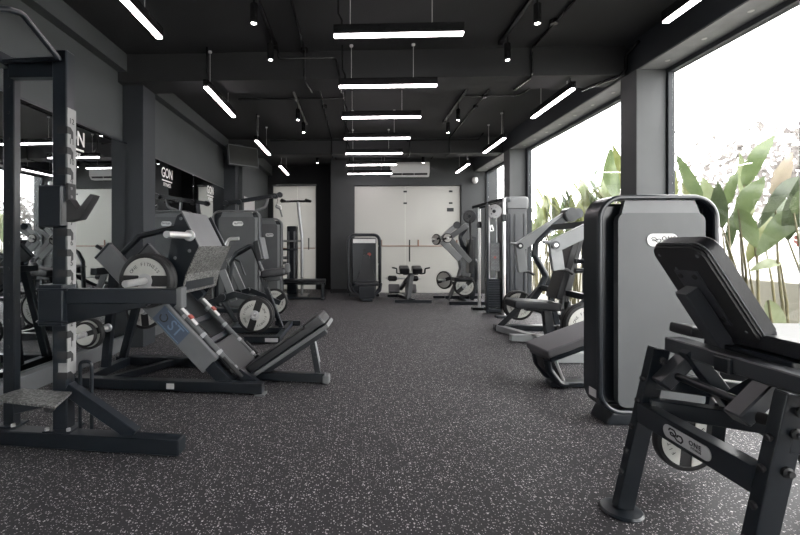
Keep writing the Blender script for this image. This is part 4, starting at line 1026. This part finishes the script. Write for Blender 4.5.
# ================================================================ cable station by the window
def cable_station():
    t = thing('cable_station', 'tall cable station with chrome poles and smoked stack cover by the far window', 'exercise machine', (2.75, 7.75, 0))
    k = dict(parent=t, world=True)
    MB().rng((2.60, 7.35, .03), (2.98, 7.85, 2.02), bev=.06, seg=3).build('stack_cover', M_mid, label='charcoal stack cover', **k)
    MB().rng((2.585, 7.33, 1.82), (2.995, 7.87, 2.06), bev=.07, seg=3).build('cover_cap', M_grey, label='light grey cap of the stack cover', **k)
    for x in (2.66, 2.74, 2.90): MB().rng((x, 7.338, .2), (x+.03, 7.352, 1.75), bev=.003).build('cover_rib', M_dark, **k)
    MB().rng((2.565, 7.42, .03), (2.60, 7.78, 1.95), bev=.01).build('stack_side', M_black, **k)
    pA, pB = (2.345, 8.02), (2.49, 7.12)
    for (x, y), z in ((pA, 1.93), (pB, 2.00)):
        MB().cyl((x, y, .03), (x, y, z), .027, n=16).build('guide_pole', M_chrome, label='chrome guide pole', **k)
        MB().rng((x-.14, y-.06, 0), (x+.36, y+.06, .045), bev=.008).build('pole_foot', M_black, **k)
        MB().box((x, y, z-.33), (.07, .08, .12), bev=.01).build('pulley_carriage', M_black, **k)
    MB().bar((pA[0], pA[1], 1.93), (2.72, 7.8, 1.98), .06, .06).bar((pB[0], pB[1], 1.99), (2.75, 7.5, 2.0), .06, .06).bar((pA[0]-.12, pA[1], 1.93), (pB[0], pB[1]+.1, 1.99), .05, .05).build('top_arm', M_black, **k)
    for (px, py, zc, m) in ((469.8, 216.5, 8.0, M_graph), (494.3, 211.5, 7.35, M_label)):
        c = Q(px, py, zc)
        w_ = MB().lathe(c, (-.25, -1, 0), [(0, -.03), (.115, -.03), (.125, -.015), (.115, 0), (.125, .015), (.115, .03), (.06, .034), (0, .034)], 28).build('pulley_wheel', m, **k)
        MB().cyl(c+V((-.01, -.03, 0)), c+V((-.02, -.05, 0)), .03).build('wheel_hub', M_dark, parent=w_, world=True)
        d = MB()
        for a in range(5):
            q = c+V((.075*math.cos(a*1.257), -.036, .075*math.sin(a*1.257))); d.cyl(q, q+V((0, -.003, 0)), .012, n=10)
        d.build('wheel_holes', M_ink, parent=w_, world=True)
    # open weight stack between the poles
    MB().rng((2.34, 7.45, .03), (2.56, 7.75, .10), bev=.01).build('stack_base', M_black, **k)
    for i in range(12):
        z = .12+i*.042; MB().rng((2.35, 7.47, z), (2.55, 7.72, z+.038), bev=.004).build('stack_weight', M_black, **k)
    for x in (2.39, 2.52): MB().cyl((x, 7.58, .1), (x, 7.58, 1.93), .012).build('guide_rod', M_chrome, **k)
    MB().rng((2.30, 7.44, .03), (2.34, 7.50, 1.95), bev=.006).build('stack_upright', M_black, **k)
    MB().rng((2.37, 7.46, .76), (2.53, 7.47, 1.26), bev=.002).build('exercise_chart', M_graph, label='grey exercise chart', **k)
    r = MB()
    for i in range(5):
        for j in range(2):
            c = V((2.415+.075*j, 7.457, .81+.10*i)); r.bar(c+V((-.03, 0, -.03)), c+V((.03, 0, .03)), .004, .012).bar(c+V((-.03, 0, .03)), c+V((.03, 0, -.03)), .004, .012)
    r.build('chart_figures', M_grey, **k)
    MB().cyl((2.45, 7.458, 1.0), (2.45, 7.452, 1.0), .022).build('chart_badge', M_red, label='small red badge', **k)
    MB().tube([Q(470, 220, 7.9), Q(470.5, 240, 7.9), Q(470, 252, 7.9)], .018, 8).build('strap', M_ink, **k)
    MB().tube([Q(493, 217, 7.3), Q(491.5, 226, 7.3)], .006, 6).build('cable', M_ink, **k)
    MB().tube(fillet([Q(491, 225, 7.3), Q(489.5, 231, 7.3), Q(493.5, 231, 7.3), Q(491.8, 225, 7.3)], .02), .012, 8).build('hand_grip', M_chrome, **k)
cable_station()

# ================================================================ chest press
def chest_press():
    t = thing('chest_press', 'grey plate loaded chest press with pale lever arms in front of the window', 'exercise machine', (2.3, 5.4, 0))
    k = dict(parent=t, world=True)
    # base
    MB().rng((1.98, 6.02, 0), (2.95, 6.12, .08), bev=.008).build('base_foot', M_black, **k)
    MB().rng((2.05, 4.38, 0), (2.95, 4.49, .10), bev=.008).build('base_rail', M_lgrey, label='light grey base rail', **k)
    MB().bar((2.02, 5.98, .05), (2.55, 4.45, .05), .10, .08).build('base_rail', M_lgrey, label='light grey base rail', **k)
    MB().rng((2.84, 4.45, .0), (2.94, 6.05, .09), bev=.006).build('base_rail', M_grey, **k)
    MB().bar((1.95, 5.36, .05), (2.85, 5.30, .05), .09, .08).build('base_rail', M_lgrey, label='light grey base rail', **k)
    MB().bar(Q(500, 326, 5.9), Q(524, 303, 5.75), .08, .07).build('seat_prop', M_black, **k)
    # seat and back
    MB().box((2.21, 5.33, .475), (.56, .36, .10), rot=(0, .06, 0), bev=.035, seg=3).build('seat', M_pad, **k)
    MB().bar((2.42, 5.33, .08), (2.38, 5.33, .43), .09, .10).bar((2.12, 5.33, .42), (2.50, 5.33, .41), .08, .05).build('seat_post', M_dark, **k)
    a, b = V((2.46, 5.30, .56)), V((2.69, 5.30, 1.34)); d = (b-a).normalized()
    MB().boxm(basis(d, (0, 1, 0), (a+b)/2), (.82, .30, .085), .03, 3).build('backrest', M_pad, **k)
    MB().bar(a+V((.10, 0, -.14)), b+V((.08, 0, 0)), .09, .08).build('back_column', M_grey, **k)
    MB().bar((2.62, 5.3, .06), (2.60, 5.3, .52), .09, .09).build('back_column', M_grey, **k)
    # bent frame tubes on both sides
    for dy, zc in ((1, 6.0), (0, 4.75)):
        sh = (lambda x, y, z=zc: Q(x, y, z)) if dy else (lambda x, y: V((Q(x, y, 6.0).x, 4.72, Q(x, y, 6.0).z)))
        pts = [sh(525, 304), sh(540, 288), sh(546, 276), sh(535, 256), sh(536, 242), sh(552, 226)]
        MB().tube(fillet(pts, .05), .045, 12).build('side_frame', M_dark, **k)
        MB().bar(sh(546, 276), V((2.88, sh(546, 276).y, .08)), .06, .07).build('rear_strut', M_black, **k)
    MB().bar((2.62, 4.72, .62), (2.62, 6.0, .62), .07, .07).build('cross_tube', M_dark, **k)
    MB().bar((2.78, 4.72, 1.46), (2.78, 6.0, 1.46), .08, .08).build('cross_tube', M_dark, **k)
    MB().bar((2.88, 5.3, .08), (2.86, 5.3, 1.44), .09, .09).build('rear_post', M_dark, **k)
    # lever arms
    far = [Q(569, 215, 6.0), Q(519, 246.5, 6.0), Q(522.5, 272, 6.0)]
    near = [V((far[0].x, 4.66, far[0].z)), Q(554, 246, 4.66), Q(558, 270, 4.66)]
    for L in (far, near):
        MB().bar(L[0], L[1]+(L[1]-L[0]).normalized()*.03, .06, .15, bev=.012, seg=2).bar(L[1]+V((0, 0, .05)), L[2], .06, .13, bev=.012, seg=2).build('lever_arm', M_lgrey, label='light grey lever arm', **k)
        MB().cyl(L[0]+V((0, -.09, 0)), L[0]+V((0, .09, 0)), .10, n=24, bev=.012).build('pivot', M_black, **k)
        MB().cyl(L[0]+V((.10, -.06, .02)), L[0]+V((.10, .06, .02)), .075, n=20, bev=.01).bar(L[0], V((2.80, L[0].y, 1.46)), .08, .10).build('pivot_bracket', M_dark, **k)
        MB().cyl(L[1]+V((0, -.05, .01)), L[1]+V((0, .05, .01)), .045, n=18, bev=.006).build('pivot_cap', M_dark, **k)
        MB().cyl(L[1]+V((0, -.026, .01)), L[1]+V((0, -.058, .01)), .02, n=14).build('cap_screw', M_chrome, **k)
        MB().tube([L[1]+V((0, -.02, .03)), L[1]+V((-.13, -.02, .045))], .019, 10).build('hand_grip', M_grey, **k)
        MB().tube([L[2]+V((0, 0, .02)), L[2]+V((.10, 0, .0)), L[2]+V((.16, 0, -.04))], .019, 10).build('hand_grip', M_rubber, **k)
        MB().bar(L[0]+V((-.16, 0, -.10)), L[0]+V((-.46, 0, -.36)), .035, .06).build('link_bar', M_black, **k)
    for y in (4.70, 4.98): pass
    for z in (.02, -.085):
        MB().cyl(Q(575, 263, 4.72)+V((0, 0, z)), Q(603, 263, 4.72)+V((0, 0, z)), .028, n=14).build('band_peg', M_black, **k)
    MB().bar(Q(597, 256, 4.72), Q(600, 305, 4.72), .07, .08).build('peg_post', M_dark, **k)
    cn = Q(581, 324, 4.33); cf = Q(516.5, 304.5, 6.25)
    sleeve(V((cn.x, 4.72, cn.z)), V((cn.x, 4.22, cn.z)), .026, t, world=True); sleeve(V((cf.x, 5.98, cf.z)), V((cf.x, 6.62, cf.z)), .026, t, world=True)
    MB().bar(V((cn.x, 4.74, cn.z)), V((2.60, 4.74, .62)), .06, .08).build('horn_bracket', M_black, **k)
    MB().bar(V((cf.x, 5.98, cf.z)), V((2.60, 5.98, .62)), .06, .08).build('horn_bracket', M_black, **k)
    g = 'weight plates'
    plate('large pale plate on the near horn of the chest press beside the grey bench pad', V((cn.x, 4.32, cn.z)), (0, -1, 0), .225, .05, .28, g)
    plate('plate behind it on the near horn of the chest press', V((cn.x, 4.385, cn.z)), (0, -1, 0), .222, .06, .8, g)
    plate('plate on the far horn of the chest press under its seat', V((cf.x, 6.26, cf.z)), (0, -1, 0), .215, .05, 1.2, g)
    plate('second plate on the far horn of the chest press farther from the camera', V((cf.x, 6.33, cf.z)), (0, -1, 0), .215, .05, .6, g)
chest_press()

# ================================================================ tall stack tower with its bench, right
tw = stack_tower('tall rounded weight stack tower with grey shroud in the right foreground', (2.02, 2.97, 0), .785, 1.54, band=.17, rc=.155)
logo_label(tw, XZ((.02, -.099, 1.24)), .20, .085, matl=M_white, sub='')
MB().box((-.394, -.03, .20), (.003, .085, .055), bev=0).build('sticker', M_sticker, tw, label='small white sticker')
def lying_bench():
    t = thing('leg_curl_bench', 'grey sloping bench pad jutting out left of the tall foreground stack tower', 'exercise bench', (1.9, 3.75, 0))
    k = dict(parent=t, world=True)
    a, b = V((1.57, 3.70, .300)), V((2.35, 3.78, .57)); d = (b-a).normalized()
    MB().boxm(basis(d, (-.1, 1, 0), (a+b)/2), ((b-a).length, .36, .07), .022, 3).build('bench_pad', M_padg, label='grey vinyl bench pad', **k)
    n = V((.37, 0, -.93))
    MB().boxm(basis(d, (-.1, 1, 0), (a+b)/2+n*.052), ((b-a).length-.02, .34, .04), .004).build('pad_board', M_black, **k)
    MB().bar(a+n*.10+d*.05, b+n*.10, .08, .06).build('bench_beam', M_black, **k)
    for y in (3.60, 3.84): MB().tube(fillet([(1.615, y, .245), (1.63, y, .16), (1.72, y, .04), (1.78, y, .033)], .08), .030, 10).build('front_shoe', M_black, **k)
    MB().prism([(1.60, 3.64, .25), (1.62, 3.64, .15), (1.73, 3.64, .03), (1.79, 3.64, .05), (1.71, 3.64, .14), (1.68, 3.64, .27)], (0, .16, 0), bev=.012, seg=2).build('front_leg', M_rubber, **k)
    MB().cyl((1.70, 3.62, .22), (1.77, 3.62, .04), .012).build('leg_strut', M_chrome, **k)
    MB().rng((1.66, 3.62, .003), (2.45, 3.74, .05), bev=.008).build('base_rail', M_dark, **k)
    MB().rng((2.36, 3.3, .003), (2.45, 4.15, .06), bev=.008).build('base_foot', M_dark, **k)
    MB().bar((2.33, 3.75, .05), (2.24, 3.77, .52), .08, .08).build('rear_post', M_dark, **k)
lying_bench()

# ================================================================ foreground machine
def foreground():
    t = thing('incline_press_bench', 'black foreground machine with upright backrest, angled posts and maker label at the right edge', 'exercise machine', (1.5, 1.6, 0))
    k = dict(parent=t, world=True)
    yA, yB = 1.90, 1.32                     # far and near post planes
    f = lambda px, py, Y: Q(px, py, Y*CY-0.0)
    def post(y, foot=True):
        b0, b1 = V((1.21, y, .015)), V((1.37, y, .735))
        o = MB().bar(b0, b1, .046, .074, up=(1, 0, 0), bev=.006, seg=2).build('post', M_black, **k)
        MB().bar(b1-(b1-b0).normalized()*.002, b1+(b1-b0).normalized()*.004, .044, .071, up=(1, 0, 0), bev=.003).build('post_cap', M_dark, parent=o, world=True)
        MB().lathe(V((1.205, y, 0)), (0, 0, 1), [(0, 0), (.085, 0), (.088, .006), (.08, .014), (.05, .018), (0, .018)], 28).build('foot_disc', M_dark, **k)
        ax = (b1-b0).normalized()
        for s in (.17, .27, .38, .50, .60):
            c = b0+ax*(s/.735*.735)
            MB().lathe(c+V((-.037, 0, 0)), (-1, 0, -.2), [(0, 0), (.013, 0), (.013, .01), (.009, .013), (0, .013)], 8).build('bolt', M_ink, parent=o, world=True)
        for s in (.69, .62, .50):
            c = b0+ax*s
            MB().lathe(c+V((.01, -.023, 0)), (0, -1, 0), [(0, 0), (.017, 0), (.017, .008), (.010, .012), (.010, .02), (0, .02)], 10).build('bolt', M_ink, parent=o, world=True)
    post(yA); post(yB)
    # side beam with the maker's label, between the posts
    za = .455
    sb = MB().rng((1.262, yB+.02, za-.045), (1.322, yA-.02, za+.045), bev=.006, seg=2).build('side_beam', M_dark, **k)
    M = basis((0, -1, 0), (0, 0, 1), (1.261, 1.70, za))
    M = M if M.col[2].x < 0 else M
    logo_label(sb, basis((0, -1, 0), (0, 0, 1), (1.2605, 1.60, za)), .23, .052, matl=M_label, world=True)
    # long top beam and its two arms
    MB().rng((1.415, .95, .722), (1.495, 1.93, .785), bev=.005).build('top_beam', M_mid, **k)
    for y in (1.84, 1.475):
        MB().bar((1.49, y, .755), (1.335, y, .595), .07, .055, bev=.005).build('arm', M_mid, **k)
    MB().cyl((1.385, 1.85, .64), (1.385, 1.47, .64), .016, n=14).build('link_rod', M_black, **k)
    for y in (1.77, 1.55): pass
    MB().cyl((1.365, 1.425, .62), (1.39, 1.36, .62), .02, n=12).build('stop', M_rubber, **k)
    # backrest seen from behind
    c = V((1.43, 1.725, 1.01)); dn = V((.235, 0, -.37)).normalized()
    nb = V((-dn.z*-1, 0, 0))
    Mb = basis((0, -1, 0), -dn, c)          # x towards the camera, y up the pad, z to the back (-X)
    P = [Mb @ V((x, y, 0)) for x, y in rrect(.27, .46, .045)]
    zb = Mb.to_3x3() @ V((0, 0, 1))
    MB().prism([p+zb*.0 for p in P], -zb*.062, bev=.018, seg=3).build('backrest', M_pad, **k)
    bd = MB().prism([Mb @ V((x, y, -.004)) for x, y in rrect(.26, .45, .042)], zb*.016, bev=.004).build('backrest_board', M_ink, **k)
    MB().tube([Mb @ V((x, y, -.012)) for x, y in rrect(.272, .462, .046)], .004, 6, closed=True).build('piping', M_graph, **k)
    for x, y in ((-.10, .185), (.10, .185), (-.10, -.16), (.10, -.16), (-.05, .12)): MB().lathe(Mb @ V((x, y, .012)), zb, [(0, 0), (.007, 0), (.005, .003), (0, .003)], 8).build('screw', M_graph, parent=bd, world=True)
    br = MB().prism([Mb @ V((x, y, .012)) for x, y in ((-.065, .115), (.055, .115), (.055, -.14), (.02, -.14), (.02, .02), (-.065, .02))], zb*.006, bev=.002).build('bracket_plate', M_mid, **k)
    for x, y in ((-.04, .09), (.032, .09), (.04, -.11)): MB().lathe(Mb @ V((x, y, .018)), zb, [(0, 0), (.011, 0), (.011, .006), (.006, .009), (0, .009)], 10).build('bolt', M_ink, parent=br, world=True)
    q0 = Mb @ V((-.02, .035, .045)); q1 = Mb @ V((-.02, -.33, .045))
    MB().bar(q0, q1, .062, .062, up=(1, 0, 0), bev=.004).build('backrest_tube', M_mid, **k)
    MB().bar(q0+(q0-q1).normalized()*.001, q0+(q0-q1).normalized()*.004, .058, .058, up=(1, 0, 0), bev=.001).build('tube_cap', M_grey, **k)
    # seat and lower frame
    MB().rng((1.53, 1.42, .80), (2.20, 1.86, .865), bev=.028, seg=3).build('seat', M_pad, **k)
    MB().rng((1.50, 1.45, .775), (2.15, 1.82, .80), bev=.004).build('seat_board', M_black, **k)
    MB().rng((1.40, 1.58, .715), (2.12, 1.65, .775), bev=.004).build('seat_beam', M_black, **k)
    MB().box((1.60, 1.98, .80), (.16, .14, .05), rot=(0, .15, 0), bev=.015, seg=2).build('side_pad', M_pad, **k)
    MB().bar((1.34, yA, .60), (1.95, yA, .52), .05, .08).build('cross_beam', M_black, **k)
    MB().bar((1.34, yB, .60), (1.95, yB, .52), .05, .08).build('cross_beam', M_black, **k)
    MB().bar((1.42, 1.80, .76), (1.60, 1.80, .52), .05, .06).bar((1.6, 1.80, .52), (1.75, 1.78, .42), .05, .07).build('pivot_arm', M_dark, **k)
    MB().bar((1.45, 1.45, .74), (1.62, 1.85, .50), .05, .08).build('swing_arm', M_black, **k)
    MB().bar((1.31, 1.87, .49), (2.0, 1.50, .49), .06, .07).build('diagonal_beam', M_black, **k)
    for y in (yA, yB): MB().bar((2.12, y, .015), (1.92, y, .62), .06, .09).box((2.12, y, .008), (.14, .12, .016)).build('rear_post', M_black, **k)
    MB().rng((1.90, yB, .5), (1.98, yA, .57), bev=.004).build('rear_beam', M_black, **k)
    cp = Q(684, 439, 2.16)
    MB().bar((1.66, 1.93, .50), V((cp.x, 2.0, cp.z)), .05, .07).build('horn_drop', M_black, **k)
    sleeve(V((cp.x, 1.98, cp.z)), V((cp.x, 2.36, cp.z)), .022, t, world=True)
    plate('plate low behind the labelled beam of the foreground machine', V((cp.x, 2.22, cp.z)), (0, -1, 0), .155, .045, PI/2-.1, 'weight plates', word='FITNESS')
    t.location.y += .05
    MB().cyl((1.30, yB-.03, .28), (1.26, yB-.12, .27), .02, n=12).build('foot_peg', M_dark, **k)
foreground()
